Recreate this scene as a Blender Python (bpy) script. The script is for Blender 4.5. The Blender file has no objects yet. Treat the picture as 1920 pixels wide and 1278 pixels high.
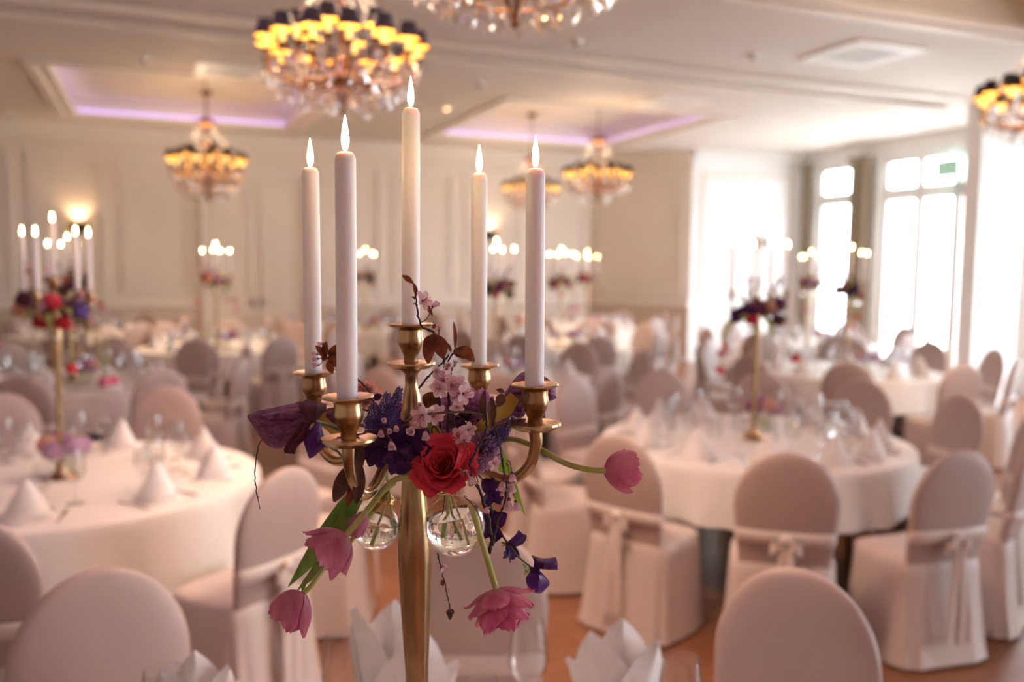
import bpy, math, random
from mathutils import Vector, Matrix
R = math.radians
random.seed(7)
SC = bpy.context.scene
COL = SC.collection

# ------------------------------------------------------------------ camera
CAM = Vector((0, 0, 1.78))
F_PX = 1650.0
PITCH, ROLL = R(5.0), R(0.5)
cd = bpy.data.cameras.new('camera')
cam = bpy.data.objects.new('camera', cd)
COL.objects.link(cam)
cam.location = CAM
CROT = (Matrix.Rotation(math.pi / 2 - PITCH, 3, 'X') @ Matrix.Rotation(ROLL, 3, 'Z'))
cam.rotation_euler = CROT.to_euler()
cd.sensor_width = 36.0
cd.lens = F_PX / 1920 * 36.0
cd.clip_start, cd.clip_end = 0.02, 200
cd.dof.use_dof = True
cd.dof.focus_distance = 1.03
cd.dof.aperture_fstop = 2.6
SC.camera = cam

def P(x, y, D):
    """point at world depth Y = D seen at photo pixel x, y"""
    d = CROT @ Vector(((x - 960) / F_PX, (639 - y) / F_PX, -1.0))
    return CAM + d * (D / d.y)

def PZ(x, y, z):
    """point at world height z seen at photo pixel x, y"""
    d = CROT @ Vector(((x - 960) / F_PX, (639 - y) / F_PX, -1.0))
    return CAM + d * ((z - CAM.z) / d.z)

# ------------------------------------------------------------------ world, exposure
W = bpy.data.worlds.new('overcast_sky')
SC.world = W
W.use_nodes = True
bg = W.node_tree.nodes['Background']
bg.inputs[0].default_value = (0.90, 0.95, 1.0, 1)
bg.inputs[1].default_value = 10.0
SC.view_settings.view_transform = 'Standard'
SC.view_settings.look = 'None'
SC.view_settings.gamma = 1
SC.view_settings.use_curve_mapping = False
SC.view_settings.exposure = 1.34
SC.cycles.max_bounces = 8
SC.cycles.diffuse_bounces = 4
SC.cycles.glossy_bounces = 3
SC.cycles.transmission_bounces = 6
SC.cycles.transparent_max_bounces = 16
SC.cycles.caustics_reflective = False
SC.cycles.caustics_refractive = True
SC.cycles.sample_clamp_indirect = 6.0

# light levels
CHANDELIER_W = 66.0       # downward light of one chandelier; its shades dim the sides
CHANDELIER_SIDE_W = 12.0
LED_STRENGTH = 1.8
FLAME_STRENGTH = 55.0
BULB_STRENGTH = 50.0
SCONCE_W = 7.0

# ------------------------------------------------------------------ room frame (turned 22 degrees to the camera)
A = R(22)
E1 = Vector((math.cos(A), math.sin(A), 0))
E2 = Vector((-math.sin(A), math.cos(A), 0))
def RM(p, q, z=0.0):
    return E1 * p + E2 * q + Vector((0, 0, z))
def to_pq(v):
    return v.dot(E1), v.dot(E2)
CEIL = 3.88
TRAY_TOP = 4.16
WIN_P = 11.3
WINDOWS = [(12.18, 13.10), (9.25, 11.55), (5.95, 8.05), (-1.6, .6), (-4.9, -2.7)]  # last two are out of view, added to light the foreground
WIN_TOP = 3.62
for q0, q1 in WINDOWS:          # portals only guide the sky light through the openings
    ld = bpy.data.lights.new('window_portal', 'AREA')
    ld.shape = 'RECTANGLE'
    ld.size, ld.size_y = q1 - q0, WIN_TOP
    ld.cycles.is_portal = True
    lo = bpy.data.objects.new('window_portal', ld)
    COL.objects.link(lo)
    zax = E1
    lo.matrix_world = Matrix.Translation(RM(WIN_P + 0.22, (q0 + q1) / 2, WIN_TOP / 2)) @ Matrix((E2, Vector((0, 0, 1)), E1)).transposed().to_4x4()

# ------------------------------------------------------------------ materials
MATS = {}
def principled(name, col, rough=0.5, metal=0.0, **kw):
    m = bpy.data.materials.new(name)
    m.use_nodes = True
    b = m.node_tree.nodes['Principled BSDF']
    b.inputs['Base Color'].default_value = (*col, 1)
    b.inputs['Roughness'].default_value = rough
    b.inputs['Metallic'].default_value = metal
    for k, v in kw.items():
        b.inputs[k.replace('_', ' ')].default_value = v
    MATS[name] = m
    return m
def vary(m, c1, c2, scale=8.0, stretch=(1, 1, 1), detail=3.0, bump=0.0, bscale=None, ramp=(0.35, 0.65), bdist=0.01):
    nt = m.node_tree
    b = nt.nodes['Principled BSDF']
    tc = nt.nodes.new('ShaderNodeTexCoord')
    mp = nt.nodes.new('ShaderNodeMapping')
    mp.inputs['Scale'].default_value = stretch
    nt.links.new(tc.outputs['Object'], mp.inputs[0])
    n = nt.nodes.new('ShaderNodeTexNoise')
    n.inputs['Scale'].default_value = scale
    n.inputs['Detail'].default_value = detail
    nt.links.new(mp.outputs[0], n.inputs['Vector'])
    r = nt.nodes.new('ShaderNodeValToRGB')
    r.color_ramp.elements[0].position, r.color_ramp.elements[1].position = ramp
    r.color_ramp.elements[0].color = (*c1, 1)
    r.color_ramp.elements[1].color = (*c2, 1)
    nt.links.new(n.outputs['Fac'], r.inputs[0])
    nt.links.new(r.outputs[0], b.inputs['Base Color'])
    if bump:
        n2 = n
        if bscale:
            n2 = nt.nodes.new('ShaderNodeTexNoise')
            n2.inputs['Scale'].default_value = bscale
            n2.inputs['Detail'].default_value = 3
            nt.links.new(mp.outputs[0], n2.inputs['Vector'])
        bp = nt.nodes.new('ShaderNodeBump')
        bp.inputs['Strength'].default_value = bump
        bp.inputs['Distance'].default_value = bdist
        nt.links.new(n2.outputs['Fac'], bp.inputs['Height'])
        nt.links.new(bp.outputs[0], b.inputs['Normal'])
    return m
def emissive(name, col, strength):
    m = bpy.data.materials.new(name)
    m.use_nodes = True
    nt = m.node_tree
    nt.nodes.remove(nt.nodes['Principled BSDF'])
    e = nt.nodes.new('ShaderNodeEmission')
    e.inputs[0].default_value = (*col, 1)
    e.inputs[1].default_value = strength
    nt.links.new(e.outputs[0], nt.nodes['Material Output'].inputs[0])
    MATS[name] = m
    return m
def petal_mat(name, c1, c2, rough=0.5, trans=0.3, scale=60, stretch=(1, 1, 1)):
    """soft translucent petal or leaf: principled mixed with translucent of the same colour"""
    m = principled(name, c1, rough)
    vary(m, c1, c2, scale=scale, stretch=stretch, bump=0.25, bscale=scale * 4, bdist=0.002)
    nt = m.node_tree
    b = nt.nodes['Principled BSDF']
    b.inputs['Specular IOR Level'].default_value = 0.25
    t = nt.nodes.new('ShaderNodeBsdfTranslucent')
    src = b.inputs['Base Color'].links[0].from_socket
    nt.links.new(src, t.inputs[0])
    mx = nt.nodes.new('ShaderNodeMixShader')
    mx.inputs[0].default_value = trans
    nt.links.new(b.outputs[0], mx.inputs[1])
    nt.links.new(t.outputs[0], mx.inputs[2])
    nt.links.new(mx.outputs[0], nt.nodes['Material Output'].inputs[0])
    return m
def clear_mat(name, tint=(1, 1, 1), ior=1.45, rough=0.02, base=0.0, pwr=5.0):
    """thin clear glass: see-through with a Fresnel reflection"""
    m = bpy.data.materials.new(name)
    m.use_nodes = True
    nt = m.node_tree
    nt.nodes.remove(nt.nodes['Principled BSDF'])
    tr = nt.nodes.new('ShaderNodeBsdfTransparent')
    tr.inputs[0].default_value = (*tint, 1)
    gl = nt.nodes.new('ShaderNodeBsdfGlossy')
    gl.inputs['Roughness'].default_value = rough
    lw = nt.nodes.new('ShaderNodeLayerWeight')       # Schlick: base + (1 - base) * (1 - cos)^5
    lw.inputs[0].default_value = .5
    pw = nt.nodes.new('ShaderNodeMath')
    pw.operation = 'POWER'
    pw.inputs[1].default_value = pwr
    nt.links.new(lw.outputs['Facing'], pw.inputs[0])
    fr = nt.nodes.new('ShaderNodeMath')
    fr.operation = 'MULTIPLY_ADD'
    fr.inputs[1].default_value = .8
    fr.inputs[2].default_value = ((ior - 1) / (ior + 1)) ** 2
    nt.links.new(pw.outputs[0], fr.inputs[0])
    mx = nt.nodes.new('ShaderNodeMixShader')
    if base:
        ad = nt.nodes.new('ShaderNodeMath')
        ad.operation = 'ADD'
        ad.use_clamp = True
        ad.inputs[1].default_value = base
        nt.links.new(fr.outputs[0], ad.inputs[0])
        nt.links.new(ad.outputs[0], mx.inputs[0])
    else:
        nt.links.new(fr.outputs[0], mx.inputs[0])
    nt.links.new(tr.outputs[0], mx.inputs[1])
    nt.links.new(gl.outputs[0], mx.inputs[2])
    nt.links.new(mx.outputs[0], nt.nodes['Material Output'].inputs[0])
    MATS[name] = m
    return m

# room
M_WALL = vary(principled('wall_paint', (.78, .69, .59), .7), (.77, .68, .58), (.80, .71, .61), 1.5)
M_WAINSCOT = vary(principled('wainscot_paint', (.62, .50, .40), .6), (.60, .48, .38), (.65, .53, .43), 2)
M_TRIM = principled('trim_paint', (.80, .73, .65), .5)
M_CEIL = vary(principled('ceiling_paint', (.70, .63, .565), .75), (.69, .62, .555), (.72, .65, .585), 1.0)
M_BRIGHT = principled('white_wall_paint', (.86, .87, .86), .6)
M_DARKMETAL = principled('dark_bronze', (.05, .035, .03), .45, .6)
M_FRAME = principled('white_window_frame', (.80, .81, .80), .4)
M_PANE = clear_mat('window_glass', (.98, .99, 1.0))
M_TERRACE = principled('pale_terrace', (.6, .6, .58), .8)
M_CURTAIN = vary(principled('olive_curtain', (.36, .31, .22), .8), (.30, .26, .18), (.42, .36, .27), 6, (1, 1, .05))
M_EXIT = principled('exit_sign_green', (.45, .80, .64), .4)
M_VENT = principled('vent_white', (.92, .91, .88), .5)
M_VENTDARK = principled('vent_dark', (.07, .065, .055), .7)
M_LED = emissive('purple_led', (.58, .40, 1.0), LED_STRENGTH)
M_LED_NEAR = emissive('bright_purple_led', (.62, .36, 1.0), LED_STRENGTH * 11)
M_SPOT = emissive('recessed_spot_glow', (1.0, .62, .28), 3.0)
def floor_material():
    m = principled('parquet', (.30, .13, .06), .35)
    nt = m.node_tree
    b = nt.nodes['Principled BSDF']
    tc = nt.nodes.new('ShaderNodeTexCoord')
    mp = nt.nodes.new('ShaderNodeMapping')
    mp.inputs['Rotation'].default_value = (0, 0, -A)
    nt.links.new(tc.outputs['Object'], mp.inputs[0])
    br = nt.nodes.new('ShaderNodeTexBrick')
    br.inputs['Color1'].default_value = (.27, .11, .05, 1)
    br.inputs['Color2'].default_value = (.21, .08, .038, 1)
    br.inputs['Mortar'].default_value = (.10, .04, .02, 1)
    br.inputs['Scale'].default_value = 1.0
    br.inputs['Mortar Size'].default_value = .003
    br.inputs['Brick Width'].default_value = 1.2
    br.inputs['Row Height'].default_value = .12
    nt.links.new(mp.outputs[0], br.inputs['Vector'])
    n = nt.nodes.new('ShaderNodeTexNoise')
    n.inputs['Scale'].default_value = 7
    mp2 = nt.nodes.new('ShaderNodeMapping')
    mp2.inputs['Scale'].default_value = (1, 12, 1)
    nt.links.new(mp.outputs[0], mp2.inputs[0])
    nt.links.new(mp2.outputs[0], n.inputs['Vector'])
    mx = nt.nodes.new('ShaderNodeMix')
    mx.data_type = 'RGBA'
    mx.blend_type = 'MULTIPLY'
    mx.inputs[0].default_value = .5
    nt.links.new(br.outputs['Color'], mx.inputs[6])
    nt.links.new(n.outputs['Color'], mx.inputs[7])
    nt.links.new(br.outputs['Color'], b.inputs['Base Color'])
    return m
M_FLOOR = floor_material()
# furnishing
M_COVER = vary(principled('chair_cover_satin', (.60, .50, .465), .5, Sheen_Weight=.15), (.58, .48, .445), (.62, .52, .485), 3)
M_BACK = vary(principled('darker_back_cover', (.46, .35, .32), .5), (.45, .34, .31), (.475, .365, .335), 3)  # chair backs in a darker tone than the seat skirts
M_SASH = principled('sash_satin', (.68, .58, .54), .4)
M_CLOTH = vary(principled('damask_tablecloth', (.86, .82, .79), .65), (.85, .81, .78), (.88, .84, .81), 30, bump=.05, bscale=300)
M_NAPKIN = vary(principled('white_napkin', (.86, .82, .81), .7), (.85, .81, .80), (.88, .84, .83), 40, bump=.06, bscale=400)
M_TABLEWOOD = principled('table_wood', (.10, .06, .04), .6)
M_STEEL = principled('cutlery_steel', (.72, .70, .66), .18, 1.0)
M_GLASS = clear_mat('drinking_glass', (.97, .97, .97), 1.5, .01, .02, 3.0)
M_BRASS = vary(principled('aged_brass', (.52, .34, .17), .27, 1.0), (.32, .185, .09), (.60, .41, .21), 30, (1, 1, .35), 5, bump=.08, bscale=120, ramp=(.3, .7), bdist=.002)
M_WAX = principled('white_wax', (.96, .89, .91), .4, Subsurface_Weight=.6, Subsurface_Scale=.006)
MATS['white_wax'].node_tree.nodes['Principled BSDF'].inputs['Subsurface Radius'].default_value = (1.0, .55, .4)
M_WICK = principled('burnt_wick', (.02, .012, .01), .9)
M_FLAME = emissive('candle_flame', (1.0, .66, .27), FLAME_STRENGTH)
M_SHADE = principled('black_lamp_shade', (.018, .013, .012), .6)
M_LINING = principled('gold_shade_lining', (.85, .55, .16), .45)
M_BULB = emissive('warm_bulb', (1.0, .60, .20), BULB_STRENGTH)
M_TUBE = emissive('glowing_candle_tube', (1.0, .50, .13), 1.3)
M_BRONZE = principled('chandelier_bronze', (.22, .10, .05), .35, .8)
M_CRYSTAL = clear_mat('crystal', (.95, .93, .90), 1.55, .02, .22)
M_WATER = principled('water', (1, 1, 1), 0.0, Transmission_Weight=1.0, IOR=1.33)
M_BULBGLASS = clear_mat('vase_glass', (.98, .99, .97), 1.5, .0, .02)
M_WIRE = principled('gold_wire', (.85, .58, .22), .25, 1.0)
# plants
M_ROSE = petal_mat('rose_petal', (.66, .045, .075), (.74, .065, .09), .55, .18, 40)
M_REDROSE = petal_mat('dark_red_petal', (.42, .01, .02), (.5, .02, .03), .55, .15, 40)
M_TULIP = petal_mat('pink_tulip_petal', (.52, .13, .22), (.66, .25, .33), .5, .3, 50, (1, 1, .3))
M_TULIP2 = petal_mat('hot_pink_tulip_petal', (.62, .12, .24), (.72, .24, .34), .5, .3, 50, (1, 1, .3))
M_STEM = petal_mat('stem_green', (.42, .44, .11), (.52, .52, .20), .5, .1, 40)
M_STEMDARK = petal_mat('dark_stem_green', (.12, .15, .06), (.18, .2, .09), .5, .1, 40)
M_LEAF = petal_mat('tulip_leaf', (.09, .17, .03), (.19, .28, .06), .4, .3, 70, (1, 1, .15))
M_LIME = petal_mat('lime_leaf', (.22, .38, .03), (.30, .45, .06), .45, .4, 60)
M_OCHRE = petal_mat('ochre_leaf', (.52, .28, .05), (.42, .34, .08), .5, .35, 30)
M_PLUM = petal_mat('plum_petal', (.11, .026, .085), (.24, .075, .165), .55, .25, 90, (1, 1, 3))
M_MAROON = petal_mat('maroon_petal', (.07, .012, .025), (.11, .03, .045), .55, .2, 70)
M_VIOLET = petal_mat('violet_petal', (.085, .015, .16), (.13, .03, .22), .5, .25, 60)
M_DARKPEA = petal_mat('dark_violet_petal', (.035, .006, .055), (.075, .014, .11), .5, .2, 70)
M_MUSCARI = petal_mat('blue_violet_floret', (.10, .06, .28), (.17, .11, .36), .5, .15, 90)
M_MAUVE = petal_mat('mauve_petal', (.38, .13, .30), (.52, .25, .42), .5, .35, 60)
M_LILAC = petal_mat('lilac_petal', (.58, .33, .54), (.72, .50, .66), .5, .35, 60)
M_CORAL = petal_mat('coral_pink_petal', (.80, .40, .33), (.88, .58, .48), .6, .3, 60)
M_BLOSSOM = petal_mat('cherry_blossom_petal', (.78, .50, .57), (.87, .66, .69), .5, .4, 120)
M_STAMEN = principled('blossom_stamen', (.55, .17, .22), .6)
M_CALYX = principled('blossom_calyx', (.16, .015, .02), .6)
M_PLUMLEAF = petal_mat('copper_plum_leaf', (.12, .025, .012), (.24, .065, .025), .4, .35, 60)
M_DARKLEAF = petal_mat('brown_hanging_leaf', (.075, .03, .022), (.13, .06, .045), .45, .2, 60)
M_TWIG = principled('dark_twig', (.035, .017, .016), .7)
M_GREY_STEM = principled('grey_stem', (.10, .09, .06), .7)
M_GREENERY = petal_mat('pale_greenery', (.20, .24, .06), (.34, .36, .12), .5, .3, 30)
M_PEACH = petal_mat('peach_petal', (.72, .34, .22), (.80, .46, .32), .6, .3, 60)

# ------------------------------------------------------------------ mesh helpers
class MB:
    def __init__(self):
        self.v, self.f = [], []
    def add(self, verts, faces):
        k = len(self.v)
        self.v += [tuple(p) for p in verts]
        self.f += [tuple(i + k for i in f) for f in faces]
        return self
    def box(self, c, size, axes=None):
        c = Vector(c)
        ax = axes or (Vector((1, 0, 0)), Vector((0, 1, 0)), Vector((0, 0, 1)))
        h = [s / 2 for s in size]
        vs = [c + ax[0] * (h[0] * i) + ax[1] * (h[1] * j) + ax[2] * (h[2] * k) for i in (-1, 1) for j in (-1, 1) for k in (-1, 1)]
        return self.add(vs, [(0, 1, 3, 2), (4, 6, 7, 5), (0, 4, 5, 1), (2, 3, 7, 6), (0, 2, 6, 4), (1, 5, 7, 3)])
    def rbox(self, p0, p1, q0, q1, z0, z1):
        return self.box(RM((p0 + p1) / 2, (q0 + q1) / 2, (z0 + z1) / 2), (abs(p1 - p0), abs(q1 - q0), abs(z1 - z0)), (E1, E2, Vector((0, 0, 1))))
    def lathe(self, prof, c=(0, 0, 0), n=24, frame=None, wob=None):
        c = Vector(c)
        fr = frame or Matrix.Identity(3)
        vs, fs = [], []
        for (r, z) in prof:
            for k in range(n):
                a = 2 * math.pi * k / n
                rr = max(r, 1e-5) * (wob(a, z) if wob else 1)
                vs.append(c + fr @ Vector((rr * math.cos(a), rr * math.sin(a), z)))
        m = len(prof)
        for i in range(m - 1):
            for k in range(n):
                k2 = (k + 1) % n
                fs.append((i * n + k, i * n + k2, (i + 1) * n + k2, (i + 1) * n + k))
        return self.add(vs, fs)
    def tube(self, pts, r, n=8, caps=True):
        pts = [Vector(p) for p in pts]
        m = len(pts)
        rs = r if isinstance(r, (list, tuple)) else [r] * m
        vs, fs = [], []
        nrm = None
        for i, p in enumerate(pts):
            t = (pts[min(i + 1, m - 1)] - pts[max(i - 1, 0)])
            if t.length < 1e-9:
                t = Vector((0, 0, 1))
            t.normalize()
            if nrm is None:
                nrm = t.orthogonal().normalized()
            else:
                nrm = (nrm - t * nrm.dot(t))
                nrm = nrm.normalized() if nrm.length > 1e-6 else t.orthogonal().normalized()
            b = t.cross(nrm)
            for k in range(n):
                a = 2 * math.pi * k / n
                vs.append(p + (nrm * math.cos(a) + b * math.sin(a)) * rs[i])
        for i in range(m - 1):
            for k in range(n):
                k2 = (k + 1) % n
                fs.append((i * n + k, i * n + k2, (i + 1) * n + k2, (i + 1) * n + k))
        if caps:
            fs.append(tuple(range(n - 1, -1, -1)))
            fs.append(tuple((m - 1) * n + k for k in range(n)))
        return self.add(vs, fs)
    def grid(self, fn, nu, nv):
        vs = [fn(i / nu, j / nv) for j in range(nv + 1) for i in range(nu + 1)]
        fs = [(j * (nu + 1) + i, j * (nu + 1) + i + 1, (j + 1) * (nu + 1) + i + 1, (j + 1) * (nu + 1) + i) for j in range(nv) for i in range(nu)]
        return self.add(vs, fs)
    def ball(self, c, r, n=10, m=6, frame=None):
        rr = r if isinstance(r, (tuple, list)) else (r, r, r)
        c = Vector(c)
        fr = frame or Matrix.Identity(3)
        vs, fs = [], []
        for j in range(m + 1):
            t = math.pi * j / m
            for k in range(n):
                a = 2 * math.pi * k / n
                s = max(math.sin(t), 1e-4)
                vs.append(c + fr @ Vector((rr[0] * s * math.cos(a), rr[1] * s * math.sin(a), rr[2] * math.cos(t))))
        for j in range(m):
            for k in range(n):
                k2 = (k + 1) % n
                fs.append((j * n + k, (j + 1) * n + k, (j + 1) * n + k2, j * n + k2))
        return self.add(vs, fs)

def curve(pts, n=8):
    """Catmull-Rom through the points"""
    pts = [Vector(p) for p in pts]
    if len(pts) < 3:
        return [pts[0].lerp(pts[-1], i / n) for i in range(n + 1)]
    ext = [pts[0] * 2 - pts[1]] + pts + [pts[-1] * 2 - pts[-2]]
    out = []
    for i in range(1, len(ext) - 2):
        a, b, c, d = ext[i - 1:i + 3]
        for k in range(n):
            t = k / n
            out.append(0.5 * ((2 * b) + (c - a) * t + (2 * a - 5 * b + 4 * c - d) * t * t + (3 * b - a - 3 * c + d) * t ** 3))
    out.append(pts[-1])
    return out
def lerps(rs, n):
    out = []
    for i in range(n):
        t = i / (n - 1) * (len(rs) - 1)
        k = min(int(t), len(rs) - 2)
        out.append(rs[k] + (rs[k + 1] - rs[k]) * (t - k))
    return out
def frame(axis, up=(0, 0, 1), spin=0.0):
    z = Vector(axis).normalized()
    x = Vector(up).cross(z)
    if x.length < 1e-4:
        x = Vector((1, 0, 0)).cross(z)
        if x.length < 1e-4:
            x = Vector((0, 1, 0)).cross(z)
    x.normalize()
    y = z.cross(x)
    m = Matrix((x, y, z)).transposed()
    return m @ Matrix.Rotation(spin, 3, 'Z')

ROOT = {}
def obj(name, mb, mat, parent=None, loc=None, smooth=True, flat=False):
    me = bpy.data.meshes.new(name)
    o0 = ROOT.get(parent.name, Vector()) if parent else Vector(loc or (0, 0, 0))
    me.from_pydata([(v[0] - o0[0], v[1] - o0[1], v[2] - o0[2]) for v in mb.v], [], mb.f)
    me.validate()
    me.materials.append(mat)
    if smooth and not flat:
        me.polygons.foreach_set('use_smooth', [True] * len(me.polygons))
        try:
            me.set_sharp_from_angle(angle=R(42))
        except Exception:
            pass
    o = bpy.data.objects.new(name, me)
    COL.objects.link(o)
    if parent:
        o.parent = parent
        ROOT[o.name] = o0
    else:
        o.location = o0
        ROOT[o.name] = Vector(o0)
    return o
def tag(o, label, cat=None, group=None, kind=None):
    o['label'] = label
    if cat:
        o['category'] = cat
    if group:
        o['group'] = group
    if kind:
        o['kind'] = kind
    return o
def thing(name, label, cat, loc=(0, 0, 0), group=None):
    e = bpy.data.objects.new(name, None)
    e.empty_display_size = .05
    COL.objects.link(e)
    e.location = loc
    ROOT[e.name] = Vector(loc)
    return tag(e, label, cat, group)
def struct(name, mb, mat, label=None, **kw):
    o = obj(name, mb, mat, **kw)
    o['kind'] = 'structure'
    if label:
        o['label'] = label
    return o
def copy_tree(o, parent=None):
    c = o.copy()
    COL.objects.link(c)
    if parent:
        c.parent = parent
        c.matrix_parent_inverse = o.matrix_parent_inverse
    for ch in o.children:
        copy_tree(ch, c)
    return c
ORD = ['first', 'second', 'third', 'fourth', 'fifth', 'sixth', 'seventh', 'eighth', 'ninth', 'tenth', 'eleventh', 'twelfth']

# ================================================================== THE ROOM
P_L, Q_B, Q_N = -4.5, 15.48, -8.0
struct('floor', MB().rbox(P_L, WIN_P + .25, Q_N, Q_B, -.1, 0), M_FLOOR, 'reddish brown parquet floor of the banquet hall', smooth=False)
struct('ground_terrace', MB().rbox(WIN_P + .25, WIN_P + 22, -14, 30, -.2, -.05), M_TERRACE, 'pale terrace outside the tall windows', smooth=False)

TRAYS = [(-1.1, 2.05, 10.85, 14.55), (4.3, 7.5, 10.7, 14.2), (-.75, 2.5, 2.2, 5.95), (4.3, 7.5, 2.0, 5.85), (-.75, 2.5, -5.7, -1.95)]
def ceiling():
    ps = sorted({P_L, WIN_P + .25} | {v for t in TRAYS for v in t[:2]})
    qs = sorted({Q_N, Q_B} | {v for t in TRAYS for v in t[2:]})
    mb = MB()
    for i in range(len(ps) - 1):
        for j in range(len(qs) - 1):
            pc, qc = (ps[i] + ps[i + 1]) / 2, (qs[j] + qs[j + 1]) / 2
            if any(t[0] < pc < t[1] and t[2] < qc < t[3] for t in TRAYS):
                continue
            mb.rbox(ps[i], ps[i + 1], qs[j], qs[j + 1], CEIL, CEIL + .08)
    c = struct('ceiling', mb, M_CEIL, 'white plaster ceiling with recessed trays', smooth=False)
    for ti, (p0, p1, q0, q1) in enumerate(TRAYS):
        t = .05
        m = MB()
        m.rbox(p0 - t, p1 + t, q0 - t, q1 + t, TRAY_TOP, TRAY_TOP + t)
        m.rbox(p0 - t, p0, q0, q1, CEIL + .081, TRAY_TOP)
        m.rbox(p1, p1 + t, q0, q1, CEIL + .081, TRAY_TOP)
        m.rbox(p0 - t, p1 + t, q0 - t, q0, CEIL + .081, TRAY_TOP)
        m.rbox(p0 - t, p1 + t, q1, q1 + t, CEIL + .081, TRAY_TOP)
        tr = obj('tray_recess', m, M_CEIL, c, smooth=False)
        lip = MB()
        w, z0, z1 = .07, CEIL + .0, CEIL + .06
        lip.rbox(p0, p0 + w, q0, q1, z0, z1).rbox(p1 - w, p1, q0, q1, z0, z1)
        lip.rbox(p0 + w, p1 - w, q0, q0 + w, z0, z1).rbox(p0 + w, p1 - w, q1 - w, q1, z0, z1)
        obj('cove_lip', lip, M_TRIM, c, smooth=False)
        e, s = .035, .012
        zz = (CEIL + .062, CEIL + .072)
        for b in ((p0 + e - s, p0 + e + s, q0 + .1, q1 - .1), (p1 - e - s, p1 - e + s, q0 + .1, q1 - .1),
                  (p0 + .1, p1 - .1, q0 + e - s, q0 + e + s), (p0 + .1, p1 - .1, q1 - e - s, q1 - e + s)):
            if ti != 3:
                obj('led_strip', MB().rbox(*b, *zz), M_LED_NEAR if ti in (2, 4) else M_LED, c, smooth=False)
    for q in (8.15, 8.72):       # shallow edge mouldings of the cross beam
        obj('beam_moulding', MB().rbox(P_L, 9.6, q, q + .09, CEIL - .05, CEIL), M_TRIM, c, smooth=False)
    for k, (p0, p1, q0, q1) in enumerate(TRAYS):
        m = MB()
        w = .10
        a0, a1, b0, b1 = p0 - .16, p1 + .16, q0 - .16, q1 + .16
        m.rbox(a0, a0 + w, b0, b1, CEIL - .03, CEIL).rbox(a1 - w, a1, b0, b1, CEIL - .03, CEIL)
        m.rbox(a0 + w, a1 - w, b0, b0 + w, CEIL - .03, CEIL).rbox(a0 + w, a1 - w, b1 - w, b1, CEIL - .03, CEIL)
        obj('tray_moulding', m, M_TRIM, c, smooth=False)
ceiling()

def wall_seg(name, a, b, z0, z1, mat, label, thick=.2, parent=None):
    """wall box from a to b (world xy), thickness to the left of a->b"""
    a, b = Vector((a[0], a[1], 0)), Vector((b[0], b[1], 0))
    d = (b - a).normalized()
    n = Vector((-d.y, d.x, 0))
    mb = MB().box((a + b) / 2 + n * thick / 2 + Vector((0, 0, (z0 + z1) / 2)), ((b - a).length, thick, z1 - z0), (d, n, Vector((0, 0, 1))))
    return struct(name, mb, mat, label, smooth=False), a, d, n
def moulding_frame(parent, a, d, n, s0, s1, z0, z1, w=.05, t=.025, off=0.0):
    """raised rectangular moulding on the room side of a wall"""
    ax = (d, -n, Vector((0, 0, 1)))
    m = MB()
    c = lambda s, z: a + d * s - n * (t / 2 + off) + Vector((0, 0, z))
    m.box(c(s0 + w / 2, (z0 + z1) / 2), (w, t, z1 - z0), ax).box(c(s1 - w / 2, (z0 + z1) / 2), (w, t, z1 - z0), ax)
    m.box(c((s0 + s1) / 2, z0 + w / 2), (s1 - s0 - 2 * w, t, w), ax).box(c((s0 + s1) / 2, z1 - w / 2), (s1 - s0 - 2 * w, t, w), ax)
    return obj('panel_moulding', m, M_TRIM, parent, smooth=False)
def rail(parent, name, a, d, n, s0, s1, z0, z1, t, mat):
    return obj(name, MB().box(a + d * (s0 + s1) / 2 - n * t / 2 + Vector((0, 0, (z0 + z1) / 2)), (s1 - s0, t, z1 - z0), (d, -n, Vector((0, 0, 1)))), mat, parent, smooth=False)

# back wall, from the left to the far corner
pa, pb = RM(P_L, Q_B), RM(7.89, Q_B)
wb, a_, d_, n_ = wall_seg('wall_back', pa, pb, 0, CEIL, M_WALL, 'cream panelled back wall of the hall')
Lw = (pb - pa).length
rail(wb, 'crown_moulding', a_, d_, n_, 0, Lw, CEIL - .22, CEIL - .05, .10, M_TRIM)
rail(wb, 'crown_moulding', a_, d_, n_, 0, Lw, CEIL - .05, CEIL, .16, M_TRIM)
DOOR = (5.30, 6.85)             # along the wall
for s0, s1 in ((0, DOOR[0] - .12), (DOOR[1] + .12, Lw)):
    rail(wb, 'dado_rail', a_, d_, n_, s0, s1, 1.02, 1.10, .05, M_TRIM)
    rail(wb, 'wainscot', a_, d_, n_, s0, s1, .12, 1.02, .012, M_WAINSCOT)
    rail(wb, 'skirting', a_, d_, n_, s0, s1, 0, .12, .03, M_TRIM)
def panels(parent, a, d, n, s0, s1, wid):
    k = max(1, round((s1 - s0) / wid))
    for i in range(k):
        u0, u1 = s0 + (s1 - s0) * i / k + .11, s0 + (s1 - s0) * (i + 1) / k - .11
        moulding_frame(parent, a, d, n, u0, u1, 1.25, CEIL - .42)
        moulding_frame(parent, a, d, n, u0 + .10, u1 - .10, 1.35, CEIL - .52, .025, .015)
        moulding_frame(parent, a, d, n, u0, u1, .22, .92, .04, .02, .012)
panels(wb, a_, d_, n_, 0, DOOR[0] - .12, 1.3)
panels(wb, a_, d_, n_, DOOR[1] + .12, Lw, 1.3)
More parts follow.
